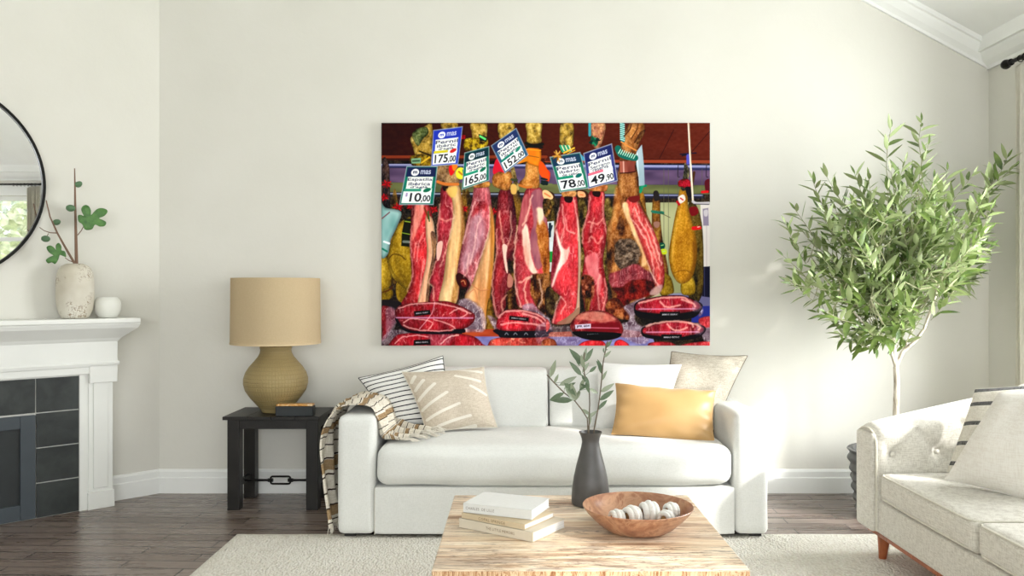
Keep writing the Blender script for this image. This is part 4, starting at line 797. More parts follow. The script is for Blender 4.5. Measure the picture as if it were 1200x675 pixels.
# ---------------------------------------------------------------- the printed picture (flat print on the canvas), painted in numpy
AX0, AY0, AX1, AY1, AS = 447.0, 144.0, 832.0, 405.0, 2.0
AW, AH = int((AX1-AX0)*AS), int((AY1-AY0)*AS)
class Paint:
    def __init__(s):
        s.im = np.zeros((AH, AW, 3)); s.rng = np.random.RandomState(7)
        yy, xx = np.mgrid[0:AH, 0:AW]; s.X = AX0+(xx+.5)/AS; s.Y = AY0+(yy+.5)/AS
    def noise(s, sx, sy, seed=0, oct=3):                      # fbm value noise 0..1, cell sizes in photo pixels
        out = 0; amp = 1; tot = 0
        for o in range(oct):
            r = np.random.RandomState(seed*17+o+1); gx = (s.X-AX0)/sx*2**o; gy = (s.Y-AY0)/sy*2**o
            g = r.rand(int(gy.max())+3, int(gx.max())+3)
            ix = gx.astype(int); iy = gy.astype(int); fx = gx-ix; fy = gy-iy
            fx = fx*fx*(3-2*fx); fy = fy*fy*(3-2*fy)
            v = (g[iy,ix]*(1-fx)+g[iy,ix+1]*fx)*(1-fy)+(g[iy+1,ix]*(1-fx)+g[iy+1,ix+1]*fx)*fy
            out = out+v*amp; tot += amp; amp *= .55
        return out/tot
    def box(s, P, pad):
        x0 = max(0, int((P[:,0].min()-pad-AX0)*AS)); x1 = min(AW, int((P[:,0].max()+pad-AX0)*AS)+2)
        y0 = max(0, int((P[:,1].min()-pad-AY0)*AS)); y1 = min(AH, int((P[:,1].max()+pad-AY0)*AS)+2)
        return slice(y0, max(y1, y0)), slice(x0, max(x1, x0))
    def blend(s, sl, a, col):
        col = np.asarray(col, float)
        if col.ndim == 3: col = col[sl]
        if col.max() > 2: col = col/255.
        s.im[sl] = s.im[sl]*(1-a[...,None])+col*a[...,None]
    def poly(s, pts, col, smooth=True, f=.7, alpha=1., warp=0):
        P = np.array(pts, float)
        if warp: f = max(f, 2.2)
        if smooth:
            Q = []
            n = len(P)
            for i in range(n):
                a, b, c, d = P[i-1], P[i], P[(i+1)%n], P[(i+2)%n]
                for t in (0, .25, .5, .75):
                    Q.append(.5*((2*b)+(c-a)*t+(2*a-5*b+4*c-d)*t*t+(-a+3*b-3*c+d)*t**3))
            P = np.array(Q)
        sl = s.box(P, 3+f+warp); X = s.X[sl]; Y = s.Y[sl]
        if warp:
            X = X+(s.noise(7, 7, 91)[sl]-.5)*2*warp; Y = Y+(s.noise(7, 7, 92)[sl]-.5)*2*warp
        if X.size == 0: return
        ins = np.zeros(X.shape, bool); d2 = np.full(X.shape, 1e9)
        for i in range(len(P)):
            x1, y1 = P[i-1]; x2, y2 = P[i]
            if y1 != y2:
                ins ^= ((y1 > Y) != (y2 > Y)) & (X < (x2-x1)*(Y-y1)/(y2-y1)+x1)
            dx, dy = x2-x1, y2-y1; L = dx*dx+dy*dy+1e-9
            t = np.clip(((X-x1)*dx+(Y-y1)*dy)/L, 0, 1)
            d2 = np.minimum(d2, (X-x1-t*dx)**2+(Y-y1-t*dy)**2)
        sd = np.sqrt(d2)*np.where(ins, 1, -1)
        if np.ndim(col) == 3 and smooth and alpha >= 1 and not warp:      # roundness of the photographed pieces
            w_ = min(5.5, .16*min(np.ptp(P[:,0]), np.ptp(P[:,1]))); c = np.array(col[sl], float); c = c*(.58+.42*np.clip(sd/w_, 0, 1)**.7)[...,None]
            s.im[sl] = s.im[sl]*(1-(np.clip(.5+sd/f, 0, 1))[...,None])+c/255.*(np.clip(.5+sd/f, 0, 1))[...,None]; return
        s.blend(sl, np.clip(.5+sd/f, 0, 1)*alpha, col)
    def line(s, pts, w, col, f=.6, alpha=1., warp=0):
        if warp == .8: w = np.array(w)*.85; alpha *= .8; f = 2.0; warp = 1.7
        P = np.array(pts, float); ws = np.array(w if hasattr(w, '__len__') else [w]*len(P), float)
        if len(P) > 2:
            Q = []; WW = []
            n = len(P)
            for i in range(n-1):
                a, b, c, d = P[max(i-1,0)], P[i], P[i+1], P[min(i+2,n-1)]
                for t in (0, .25, .5, .75):
                    Q.append(.5*((2*b)+(c-a)*t+(2*a-5*b+4*c-d)*t*t+(-a+3*b-3*c+d)*t**3)); WW.append(ws[i]*(1-t)+ws[i+1]*t)
            Q.append(P[-1]); WW.append(ws[-1]); P = np.array(Q); ws = np.array(WW)
        sl = s.box(P, ws.max()+f+1+warp); X = s.X[sl]; Y = s.Y[sl]
        if X.size == 0: return
        if warp:
            X = X+(s.noise(5, 5, 93)[sl]-.5)*2*warp; Y = Y+(s.noise(5, 5, 94)[sl]-.5)*2*warp
        best = np.full(X.shape, -1e9)
        for i in range(1, len(P)):
            x1, y1 = P[i-1]; dx, dy = P[i]-P[i-1]; L = dx*dx+dy*dy+1e-9
            t = np.clip(((X-x1)*dx+(Y-y1)*dy)/L, 0, 1)
            best = np.maximum(best, (ws[i-1]*(1-t)+ws[i]*t)/2-np.sqrt((X-x1-t*dx)**2+(Y-y1-t*dy)**2))
        s.blend(sl, np.clip(.5+best/f, 0, 1)*alpha, col)

def glyph_tris(txt, bold=0.0):
    cu = bpy.data.curves.new('lettering', 'FONT'); cu.body = txt; cu.offset = bold; cu.resolution_u = 3
    o = bpy.data.objects.new('lettering', cu); bpy.context.scene.collection.objects.link(o)
    bpy.context.view_layer.update()
    me = o.evaluated_get(bpy.context.evaluated_depsgraph_get()).to_mesh()
    me.calc_loop_triangles()
    T = np.array([[me.vertices[i].co[:2] for i in t.vertices] for t in me.loop_triangles])
    o.to_mesh_clear(); bpy.data.objects.remove(o); bpy.data.curves.remove(cu)
    m = T.reshape(-1, 2); lo = m.min(0); hi = m.max(0)
    return (T-lo)/(hi-lo)

def art_text(p, txt, quad, u0, v0, u1, v1, col, bold=.02, alpha=1.):
    """letter txt into the box u0..u1, v0..v1 (v down) of a quad TL,TR,BR,BL given in photo pixels"""
    T = glyph_tris(txt, bold); q = np.array(quad, float)
    u = u0+T[...,0]*(u1-u0); v = v1+T[...,1]*(v0-v1)
    P = (q[0]*((1-u)*(1-v))[...,None]+q[1]*(u*(1-v))[...,None]+q[2]*(u*v)[...,None]+q[3]*((1-u)*v)[...,None])
    K = 4; fl = P.reshape(-1, 2); sl = p.box(fl, 1)
    h = sl[0].stop-sl[0].start; w = sl[1].stop-sl[1].start
    if h <= 0 or w <= 0: return
    cov = np.zeros((h*K, w*K)); ox = AX0+sl[1].start/AS; oy = AY0+sl[0].start/AS
    A = (P-np.array([ox, oy]))*AS*K
    for t in A:
        x0, y0 = np.floor(t.min(0)).astype(int)-1; x1, y1 = np.ceil(t.max(0)).astype(int)+1
        x0 = max(x0, 0); y0 = max(y0, 0); x1 = min(x1, w*K); y1 = min(y1, h*K)
        if x1 <= x0 or y1 <= y0: continue
        yy, xx = np.mgrid[y0:y1, x0:x1]; xx = xx+.5; yy = yy+.5
        e = [(t[(i+1)%3][0]-t[i][0])*(yy-t[i][1])-(t[(i+1)%3][1]-t[i][1])*(xx-t[i][0]) for i in range(3)]
        m = ((e[0] >= 0)&(e[1] >= 0)&(e[2] >= 0))|((e[0] <= 0)&(e[1] <= 0)&(e[2] <= 0))
        cov[y0:y1, x0:x1] = np.maximum(cov[y0:y1, x0:x1], m)
    a = cov.reshape(h, K, w, K).mean((1, 3))*alpha
    p.blend(sl, a, col)

def paint_art():
    p = Paint(); N = p.noise
    k = 4.82
    def L(*a): return [(440+a[i]/k, 140+a[i+1]/k) for i in range(0, len(a), 2)]
    def L3(*a): return [(440+a[i]/k, 270+a[i+1]/k) for i in range(0, len(a), 2)]
    def M(*a): return [(540+a[i]/k, 140+a[i+1]/k) for i in range(0, len(a), 2)]
    def M3(*a): return [(540+a[i]/k, 270+a[i+1]/k) for i in range(0, len(a), 2)]
    def R(*a): return [(640+a[i]/k, 140+a[i+1]/k) for i in range(0, len(a), 2)]
    def R4(*a): return [(640+a[i]/k, 270+a[i+1]/k) for i in range(0, len(a), 2)]
    def mix(a, b, t):
        t = np.clip(t, 0, 1)[...,None]; return np.array(a, float)*(1-t)+np.array(b, float)*t
    def ramp(t, stops):
        t = np.clip(t, 0, 1); out = np.zeros(t.shape+(3,))
        xs = [s_[0] for s_ in stops]
        for c in range(3): out[...,c] = np.interp(t, xs, [s_[1][c] for s_ in stops])
        return out
    def meat(seed, base=(170, 34, 44), dark=(105, 16, 26), fat=(238, 178, 168), vein=.06, sx=7, sy=22):
        n = N(sx, sy, seed, 4); c = mix(dark, base, (n-.25)*2.2)
        for q, (ax, ay) in enumerate(((9, 26), (14, 14), (5, 12))):
            r = np.abs(N(ax, ay, seed+30+q, 3)-.5)
            c = c+(np.array(fat)-c)*(np.clip(1-r/(vein*(.5, .45, .35)[q]), 0, 1)*(.5, .34, .26)[q]*np.clip(N(11, 17, seed+60+q, 2)*2.2-.6, 0, 1))[...,None]
        r = np.abs(N(3.2, 30, seed+80, 2)-.5); c = c+(np.array(fat)-c)*(np.clip(1-r/.022, 0, 1)*.5*np.clip(N(14, 20, seed+81, 2)*3-1.2, 0, 1))[...,None]
        c = c*(.84+.50*N(9, 30, seed+82, 3))[...,None]+np.array([4, 14, 14])
        c = c+((N(1.5, 2.6, seed+50, 2)-.5)*58)[...,None]
        return np.clip(c, 1, 255)
    def skin(seed, a=(205, 140, 78), b=(240, 198, 148), sx=8, sy=40, dots=20):
        c = mix(a, b, (N(sx, sy, seed, 3)-.2)*1.7)*(.84+.3*N(3, 30, seed+9, 2))[...,None]; c = c+((N(1.5, 2.5, seed+3, 2)-.5)*dots)[...,None]
        return np.clip(c, 1, 255)
    def rough(seed, cols=((45, 28, 16), (120, 72, 36), (190, 140, 84)), s_=6, sy=None):
        n = N(s_, sy or s_*1.3, seed, 4); c = ramp((n-.22)*1.8, [(0, cols[0]), (.5, cols[1]), (1, cols[2])])
        return np.clip(c+((N(1.3, 1.6, seed+5, 2)-.5)*60)[...,None], 1, 255)
    # ground of the picture
    p.im[:] = rough(3, ((22, 18, 16), (40, 32, 26), (66, 52, 38)), 9)/255.
    red = mix((50, 18, 12), (96, 38, 22), (p.X-447)/385+.35*(N(30, 14, 5, 3)-.5))+((N(4, 2, 6, 2)-.5)*14)[...,None]
    p.poly(L(0, 0, 964*2, 0, 964*2, 245, 0, 225), red, False)
    for x in (60, 230, 640): p.line(L(x-60, 20, x+120, 190), .8, (48, 14, 10), alpha=.7)
    for x0, x1 in ((560, 480), (720, 640), (930, 790)): p.line(R(x0, 60, x1, 220), .9, (44, 12, 10), alpha=.75)
    p.line(L(0, 212, 964, 212), 3.2, (132, 58, 34)); p.line(R(0, 232, 964, 238), 4.4, (146, 66, 40)); p.line(R(0, 224, 964, 228), 1.2, (72, 26, 18))
    p.line(L(0, 228, 1000, 232), 1.4, (60, 24, 18))
    pur = mix((70, 56, 82), (124, 98, 130), N(26, 10, 8, 2)); ol = mix((74, 76, 52), (128, 134, 84), N(30, 8, 9, 2))
    p.poly(L(0, 276, 1000, 276, 1000, 362, 0, 356), pur, False); p.poly(R(0, 285, 964, 285, 964, 372, 0, 366), pur, False)
    p.poly(L(0, 356, 1000, 362, 1000, 412, 0, 410), ol, False); p.poly(R(0, 366, 964, 372, 964, 424, 0, 420), ol, False)
    for rr, y0, h in ((L, 262, 5.2), (R, 268, 6.6)):
        p.line(rr(0, y0, 1000, y0+4), h, (50, 52, 88)); p.line(rr(0, y0-4, 1000, y0), h*.45, (120, 122, 168)); p.line(rr(0, y0-7, 1000, y0-3), .8, (212, 214, 236), alpha=.7)
    p.line(L(0, 424, 1000, 428), 5.2, (40, 40, 52)); p.line(L(0, 419, 1000, 423), 1.8, (138, 142, 160))
    p.line(R(0, 432, 880, 434), 5.4, (38, 38, 56)); p.line(R(0, 427, 880, 429), 1.8, (128, 132, 168))
    wl = mix((128, 132, 92), (190, 190, 150), N(20, 30, 11, 2))
    p.poly(R(560, 470, 964, 466, 964, 1010, 560, 1010), wl, False)
    for x in (664, 690, 742, 880): p.line(R(x, 280, x, 900), .7, (92, 92, 74), alpha=.7)
    p.poly(R(870, 480, 964, 480, 964, 850, 876, 850), (214, 208, 204), False)
    for x in (905, 930, 950): p.line(R(x, 560, x, 830), .6, (160, 140, 150), alpha=.6)
    p.poly(R4(690, 355, 930, 350, 930, 470, 690, 470), (104, 102, 138), False); p.line(R4(700, 360, 930, 358), 1.2, (150, 150, 178))
    p.poly(R4(820, 430, 930, 425, 930, 520, 820, 520), (44, 52, 134), False)
    p.poly(R4(885, 205, 930, 202, 930, 378, 880, 372), (24, 24, 48), False); p.line(R4(893, 210, 893, 370), 1, (60, 62, 96))
    # small dark hams behind, with red rosettes, seen between the front row
    for x, w in ((55, 40), (110, 26), (520, 34), (800, 40), (500, 26), (780, 24)):
        p.poly(L(x-w*.4, 420, x+w*.4, 420, x+w, 640, x+w*.5, 900, x-w*.5, 900, x-w, 640), rough(int(x), ((28, 24, 14), (92, 66, 26), (150, 112, 44)), 7), alpha=.85)
    p.poly(L(40, 240, 72, 238, 82, 330, 80, 560, 38, 560), rough(60, ((20, 18, 24), (60, 48, 48), (96, 70, 60)), 6))
    for x, y, r in ((65, 365, 6), (50, 440, 5), (128, 495, 6), (200, 490, 5), (500, 505, 5), (330, 510, 5), (664, 520, 5), (495, 100, 3)):
        c_ = L(x, y)[0]
        for t in range(9):
            a = t*.7+x; p.line([c_, (c_[0]+r*math.cos(a), c_[1]+r*.8*math.sin(a))], [2.6, 1], (186, 18, 34) if t%2 else (120, 10, 22))
    p.poly(R(0, 285, 22, 300, 18, 345, 0, 350), (214, 60, 24))
    for x, y in ((10, 432), (200, 425)):
        p.poly(R(x-30, y-28, x+25, y-20, x+38, y+15, x-20, y+26), (60, 34, 20)); p.poly(R(x-22, y-18, x+14, y-14, x+22, y+12, x-16, y+14), (232, 168, 120)); p.line(R(x-8, y, x+8, y+2), 1.2, (214, 110, 60))
    for x in (20, 200, 345):
        p.poly(R(x-22, 460, x+22, 455, x+34, 600, x+20, 900, x-30, 900, x-32, 600), rough(70+x, ((30, 24, 14), (86, 70, 34), (150, 130, 70)), 6))
    p.poly(R(-10, 580, 44, 574, 46, 860, -4, 860), (198, 204, 204), False); p.poly(R(0, 690, 44, 690, 40, 800, 4, 800), (206, 214, 216), False)
    p.line(R(22, 590, 20, 660), 3, (30, 44, 60)); p.line(R(14, 620, 34, 600, 22, 640), 1.4, (30, 44, 60)); p.poly(R4(4, 120, 38, 118, 36, 180, 6, 180), (24, 140, 62), False)
    # golden hams at the left
    def gold(seed): return rough(seed, ((104, 82, 14), (158, 126, 30), (204, 168, 58)), 13, 26)
    p.poly(L3(30, 320, 90, 330, 100, 370, 60, 400, 30, 400), gold(15)); p.poly(L3(125, 290, 200, 320, 205, 410, 150, 410, 120, 370), gold(16), alpha=.9)
    p.line(L3(30, 350, 70, 340, 96, 320), 2, (80, 40, 14), alpha=.8)
    p.poly(L3(30, 120, 75, 170, 96, 250, 88, 310, 55, 335, 30, 335), gold(17)); p.line(L3(70, 175, 98, 255, 90, 312), 1.4, (60, 44, 10))
    p.poly(L(135, 590, 175, 560, 205, 580, 210, 900, 204, 960, 168, 955, 125, 920, 92, 880, 70, 800, 82, 720, 105, 650), gold(18))
    p.line(L3(78, 160, 100, 135, 140, 140, 170, 165), 1.3, (92, 66, 12)); p.line(L3(80, 190, 110, 250, 160, 300), 2, (104, 82, 20), alpha=.6)
    p.poly(L(30, 485, 60, 500, 146, 522, 125, 600, 88, 680, 72, 760, 30, 765), mix((112, 160, 158), (186, 214, 212), N(14, 20, 12, 2)))
    p.line(L(38, 560, 80, 525), 1.6, (120, 90, 96)); p.line(L(50, 690, 78, 700), 2.4, (230, 244, 244)); p.line(L(40, 730, 66, 745), 2.2, (30, 120, 100))
    p.poly(L(165, 560, 205, 560, 200, 720, 146, 715, 150, 640), (24, 28, 14), False); p.line(L(168, 575, 198, 580), 1, (150, 180, 60)); p.line(L(160, 690, 196, 692), 3, (112, 120, 112)); p.line(L(150, 640, 200, 650), .8, (150, 180, 60))
    p.poly(L3(30, 392, 130, 400, 150, 420, 110, 450, 30, 450), (32, 28, 32))
    # golden hams at the right
    p.poly(R(520, 425, 552, 420, 566, 520, 580, 620, 600, 700, 560, 700, 520, 600), rough(21, ((90, 60, 20), (160, 110, 40), (200, 160, 70)), 6, 14)); p.poly(R(600, 455, 640, 450, 645, 560, 658, 680, 690, 860, 688, 985, 640, 980, 600, 800), rough(22, ((60, 36, 16), (130, 84, 36), (176, 140, 52)), 8, 20))
    p.poly(R(605, 410, 630, 405, 640, 450, 612, 460), (40, 34, 34)); p.line(R(520, 390, 560, 375), 3, (20, 120, 90), warp=1); p.line(R(530, 410, 545, 380), 3, (30, 140, 100), warp=1); p.line(R(600, 520, 660, 528), 3.2, (40, 110, 90), warp=1); p.line(R(640, 525, 700, 555), .6, (60, 50, 30))
    p.poly(R(608, 580, 640, 580, 636, 608, 612, 608), (150, 110, 96)); p.line(R(555, 565, 575, 585), 2, (30, 120, 80), warp=1)
    p.poly(R(800, 490, 850, 490, 884, 640, 880, 990, 800, 990), rough(23, ((34, 30, 12), (86, 70, 26), (128, 104, 44)), 8, 26))
    p.poly(R4(640, 230, 700, 260, 722, 340, 700, 360, 645, 355), gold(24)); p.poly(R4(768, 270, 830, 270, 838, 355, 765, 358), gold(25))
    g2 = rough(26, ((150, 98, 14), (188, 132, 32), (220, 170, 66)), 12, 40)
    p.poly(R(752, 400, 795, 395, 800, 480, 822, 570, 846, 660, 852, 760, 838, 850, 812, 905, 770, 928, 735, 912, 704, 850, 692, 760, 706, 660, 728, 540, 745, 470), g2)
    p.line(R(740, 560, 716, 700, 712, 800), 3, (230, 186, 84), f=3, alpha=.5); p.line(R(835, 700, 832, 820, 800, 900), 4, (112, 68, 8), f=4, alpha=.6)
    p.line(R4(720, 240, 780, 225, 830, 245), 1.6, (120, 78, 14), alpha=.6, warp=1)
    p.line(R(785, 255, 792, 300, 775, 390), [3, 7, 6], rough(27, ((30, 30, 30), (90, 84, 60), (150, 140, 96)), 4)); p.line(R(835, 300, 822, 370), [3, 4], (74, 46, 20))
    p.poly(R(750, 345, 795, 335, 820, 360, 815, 388, 770, 385, 745, 375), rough(28, ((70, 6, 14), (150, 14, 36), (190, 40, 60)), 4)); p.poly(R(785, 385, 815, 385, 822, 430, 800, 440), (24, 18, 26))
    p.poly(R(745, 440, 775, 425, 785, 455, 755, 475), (226, 214, 206)); p.line(R(758, 445, 772, 455), 1.6, (200, 40, 40)); p.line(R(740, 465, 750, 480), 3, (170, 20, 30))
    p.poly(R(808, 500, 850, 495, 858, 530, 820, 545), (118, 16, 26)); p.poly(R(895, 350, 925, 340, 925, 410, 900, 405), (90, 20, 34)); p.line(R(880, 410, 910, 408), 3, (200, 20, 30)); p.line(R(830, 615, 865, 612), 4.5, (214, 24, 34), warp=.6); p.line(R(855, 608, 866, 606), 1, (240, 200, 190))
    p.poly(R(790, 190, 812, 190, 815, 255, 792, 255), (88, 84, 176), False); p.line(R(757, 197, 846, 190), 1.4, (24, 24, 50)); p.line(R(768, 205, 790, 200), 1.6, (24, 24, 44))
    for x in (745, 905): p.line(R(x, 260, x-2, 320, x+8, 325), .8, (34, 30, 46))
    p.poly(R(883, 505, 915, 500, 918, 600, 886, 600), (142, 132, 152), False); p.poly(R(890, 515, 912, 512, 910, 545, 892, 545), (196, 190, 196))
    p.line(R(803, 18, 815, 250, 828, 462), 2.1, (232, 218, 198)); p.line(R(806, 18, 819, 250), .7, (160, 130, 100)); p.line(R(828, 464, 850, 474, 918, 472), 3, (190, 186, 190)); p.line(R(835, 478, 918, 480), 1, (70, 66, 84))
    for x, y in ((655, 85), (650, 110), (665, 120)): p.poly(R4(x-14, y-14, x+12, y-12, x+14, y+12, x-10, y+14), (16, 74, 60) if y < 115 else (190, 200, 40)); p.line(R4(x-6, y, x+6, y-3), .9, (160, 210, 130))
    p.poly(R(508, 185, 540, 143, 552, 260, 556, 372, 524, 376, 508, 300), mix((120, 148, 160), (176, 192, 200), N(20, 20, 29, 2)), False); p.line(R(512, 190, 524, 372), 1, (214, 224, 226))
    # the seven cut hams of the front row ------------------------------------------------------------
    # A
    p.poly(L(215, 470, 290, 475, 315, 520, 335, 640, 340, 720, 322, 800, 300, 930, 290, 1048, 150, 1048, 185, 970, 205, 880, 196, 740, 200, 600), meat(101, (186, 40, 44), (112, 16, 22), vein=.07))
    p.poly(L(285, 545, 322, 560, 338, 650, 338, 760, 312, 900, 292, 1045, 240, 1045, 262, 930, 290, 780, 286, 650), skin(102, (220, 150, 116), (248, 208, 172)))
    p.poly(L(312, 640, 340, 650, 340, 760, 312, 920, 296, 1040, 282, 1040, 300, 880, 322, 760), rough(103, ((70, 44, 38), (130, 92, 66), (176, 130, 86)), 5, 18), alpha=.85)
    p.poly(L(230, 480, 275, 480, 268, 540, 236, 640, 208, 690, 210, 620), skin(104, (226, 120, 106), (250, 196, 176)), alpha=.8, warp=1)
    for q in ((206, 600, 200, 700, 205, 800, 210, 880, 180, 970), (270, 640, 240, 720, 236, 800), (280, 790, 262, 880, 244, 1000), (228, 700, 216, 780)): p.line(L(*q), 1.5, (246, 190, 178), f=1.4, alpha=.8, warp=.8)
    p.line(L(278, 500, 300, 560), 2, (120, 60, 30)); p.line(L(298, 520, 305, 575), 1.5, (40, 90, 50))
    # B
    p.poly(L(378, 372, 468, 372, 486, 440, 500, 560, 506, 660, 490, 780, 474, 900, 456, 1036, 312, 1036, 322, 940, 305, 914, 338, 800, 352, 680, 348, 600, 366, 480), meat(111, (168, 40, 52), (116, 24, 34)))
    p.poly(L(402, 382, 468, 372, 486, 440, 500, 560, 506, 660, 490, 780, 474, 900, 456, 1036, 360, 1036, 384, 900, 406, 720, 436, 560, 434, 460), skin(112, (226, 170, 112), (246, 208, 156)))
    p.poly(L(474, 400, 494, 480, 508, 660, 488, 800, 470, 960, 450, 1036, 425, 1036, 452, 880, 474, 700, 486, 560), rough(113, ((110, 66, 30), (172, 118, 62), (206, 152, 84)), 7, 30), alpha=.8, f=3)
    p.poly(L(350, 700, 380, 690, 372, 760, 352, 800, 345, 760), (240, 196, 180), alpha=.9)
    for q in ((366, 560, 400, 575, 440, 560), (350, 700, 352, 620, 366, 480), (345, 800, 306, 914, 326, 950, 330, 1030), (430, 470, 440, 560, 410, 700, 372, 830)): p.line(L(*q), 1.7, (246, 196, 170), f=1.5, alpha=.8, warp=.8)
    p.poly(L(380, 378, 412, 376, 404, 402, 384, 402), (30, 14, 14)); p.poly(L(400, 395, 460, 378, 455, 430, 425, 440), (232, 190, 100), alpha=.8, f=2)
    # C
    p.poly(L(562, 375, 636, 375, 655, 470, 668, 560, 672, 680, 660, 860, 645, 1000, 632, 1110, 618, 1185, 600, 1160, 590, 1040, 506, 1005, 530, 930, 488, 895, 462, 890, 470, 800, 500, 660, 520, 560, 548, 450), meat(121, (180, 76, 84), (124, 50, 58), (246, 206, 198), .09, 5, 30))
    p.poly(L(545, 560, 600, 540, 618, 640, 560, 780, 500, 860, 486, 800, 515, 690), mix((150, 110, 128), (226, 196, 204), N(4, 9, 122, 3)), alpha=.6, f=5, warp=1)
    p.poly(L(570, 470, 620, 462, 635, 520, 600, 505, 575, 530, 545, 540), meat(123, (196, 50, 56)), alpha=.9, warp=1)
    p.poly(L(645, 480, 664, 540, 673, 680, 662, 860, 646, 1000, 634, 1110, 618, 1190, 604, 1180, 590, 1100, 562, 1050, 504, 1006, 545, 930, 590, 800, 622, 690, 645, 600), skin(124, (214, 146, 92), (246, 200, 152)))
    p.poly(L(650, 500, 672, 620, 664, 860, 640, 1060, 618, 1190, 608, 1150, 632, 950, 648, 760), skin(125, (180, 108, 40), (222, 152, 66)), alpha=.8, f=3)
    p.line(L(545, 930, 590, 965, 640, 960), 1.2, (190, 120, 80), alpha=.7); p.line(L(520, 990, 560, 960, 575, 1010), 1.2, (200, 130, 92), alpha=.7)
    p.poly(L(455, 880, 480, 868, 528, 910, 522, 950, 490, 955, 462, 925), (52, 16, 16)); p.poly(L(482, 905, 512, 905, 515, 940, 490, 940), (110, 34, 26)); p.line(L(486, 915, 500, 910, 508, 930), 1, (200, 130, 90))
    for q in ((645, 500, 640, 620, 620, 700, 560, 860), (560, 470, 530, 560, 498, 700), (530, 760, 520, 850, 500, 890), (590, 560, 560, 700, 540, 820)): p.line(L(*q), 1.8, (250, 214, 200), f=1.6, alpha=.75, warp=.8)
    # dark hollows between D, E and F
    p.poly(L(745, 880, 790, 930, 830, 1080, 740, 1080), rough(130, ((20, 10, 6), (60, 34, 16), (120, 84, 40)), 5))
    p.poly(L(640, 1010, 680, 1080, 680, 1180, 625, 1180), rough(131, ((60, 44, 14), (120, 86, 24), (150, 110, 40)), 6))
    # D
    p.poly(L(702, 400, 770, 400, 780, 450, 795, 540, 790, 700, 750, 800, 745, 840, 776, 900, 770, 950, 738, 985, 735, 1060, 702, 1112, 682, 1112, 664, 1050, 658, 900, 680, 780, 676, 640, 686, 520), meat(141, (146, 30, 38), (86, 14, 22), vein=.055))
    p.poly(L(745, 410, 775, 430, 795, 560, 786, 760, 765, 800, 752, 720, 762, 600, 756, 500), rough(142, ((40, 12, 24), (90, 30, 42), (140, 60, 60)), 6, 16), alpha=.85)
    for q in ((684, 620, 686, 740, 662, 900, 666, 1040, 690, 1110), (700, 520, 712, 640, 728, 720, 730, 780), (762, 520, 766, 650, 736, 740, 742, 850), (742, 990, 715, 1030, 720, 1090)): p.line(L(*q), 2.0, (240, 182, 158), f=1.5, alpha=.85, warp=.8)
    p.poly(L(716, 715, 745, 715, 738, 770, 748, 860, 736, 850), (244, 204, 188), alpha=.9)
    p.poly(L(752, 870, 778, 900, 770, 945, 745, 940), (200, 140, 120), alpha=.8); p.poly(L(690, 780, 712, 775, 705, 1000, 680, 1000), meat(143, (176, 40, 44)), alpha=.6, f=3)
    # E
    p.poly(M(372, 392, 452, 388, 470, 460, 486, 560, 498, 680, 500, 860, 496, 1000, 486, 1100, 430, 1080, 330, 1060, 308, 960, 298, 820, 308, 680, 322, 600, 345, 480), meat(151, (190, 52, 60), (140, 30, 40), vein=.05))
    p.poly(M(345, 600, 372, 590, 392, 680, 400, 780, 432, 860, 424, 880, 380, 840, 352, 740), skin(152, (238, 170, 150), (252, 222, 204)), warp=1)
    p.poly(M(395, 420, 455, 400, 480, 530, 486, 620, 480, 760, 440, 850, 405, 780, 392, 680, 410, 560), mix((116, 62, 84), (190, 120, 122), N(5, 16, 153, 3)), warp=1)
    p.poly(M(440, 560, 485, 600, 500, 720, 498, 900, 470, 880, 436, 700, 425, 620), rough(154, ((108, 56, 20), (170, 100, 44), (214, 150, 84)), 6, 18), warp=1)
    p.poly(M(345, 470, 372, 420, 398, 460, 380, 560, 350, 620, 325, 640), mix((150, 60, 70), (214, 130, 128), N(4, 12, 155, 3)), warp=1)
    p.poly(M(430, 500, 470, 510, 465, 560, 440, 590), (246, 210, 180), f=3, warp=1)
    p.poly(M(398, 880, 440, 870, 500, 880, 496, 1000, 486, 1100, 440, 1080, 400, 1000, 385, 940), rough(156, ((24, 12, 8), (80, 42, 20), (166, 112, 62)), 5, 10), warp=1)
    p.poly(M(365, 920, 395, 890, 390, 1000, 400, 1060, 360, 1050), meat(157, (176, 48, 52)), alpha=.8)
    for q in ((300, 820, 312, 960, 340, 1060), (322, 600, 302, 760, 300, 840), (400, 890, 366, 920, 366, 1010, 385, 1050), (440, 900, 460, 1000, 440, 1060), (330, 920, 370, 900, 400, 885), (400, 430, 375, 540, 350, 600)): p.line(M(*q), 2.3, (246, 208, 182), f=1.5, alpha=.85, warp=.8)
    # F
    p.poly(R(0, 955, 60, 960, 76, 1020, 60, 1110, 0, 1100), rough(160, ((16, 10, 8), (56, 40, 24), (104, 84, 50)), 5))
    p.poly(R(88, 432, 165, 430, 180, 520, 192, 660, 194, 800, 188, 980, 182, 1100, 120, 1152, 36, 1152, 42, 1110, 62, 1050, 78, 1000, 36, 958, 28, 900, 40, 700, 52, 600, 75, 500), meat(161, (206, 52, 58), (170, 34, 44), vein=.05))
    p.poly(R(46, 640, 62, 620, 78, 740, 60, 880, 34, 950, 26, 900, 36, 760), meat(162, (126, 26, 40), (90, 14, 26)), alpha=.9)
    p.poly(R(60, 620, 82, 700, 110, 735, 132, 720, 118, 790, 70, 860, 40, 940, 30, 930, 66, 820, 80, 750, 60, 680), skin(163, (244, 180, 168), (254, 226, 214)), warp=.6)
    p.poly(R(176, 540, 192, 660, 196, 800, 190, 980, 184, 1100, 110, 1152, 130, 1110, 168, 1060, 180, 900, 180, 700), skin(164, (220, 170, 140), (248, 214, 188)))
    p.poly(R(150, 1090, 186, 1060, 184, 1110, 130, 1152, 60, 1152, 110, 1120), (150, 112, 90), alpha=.9)
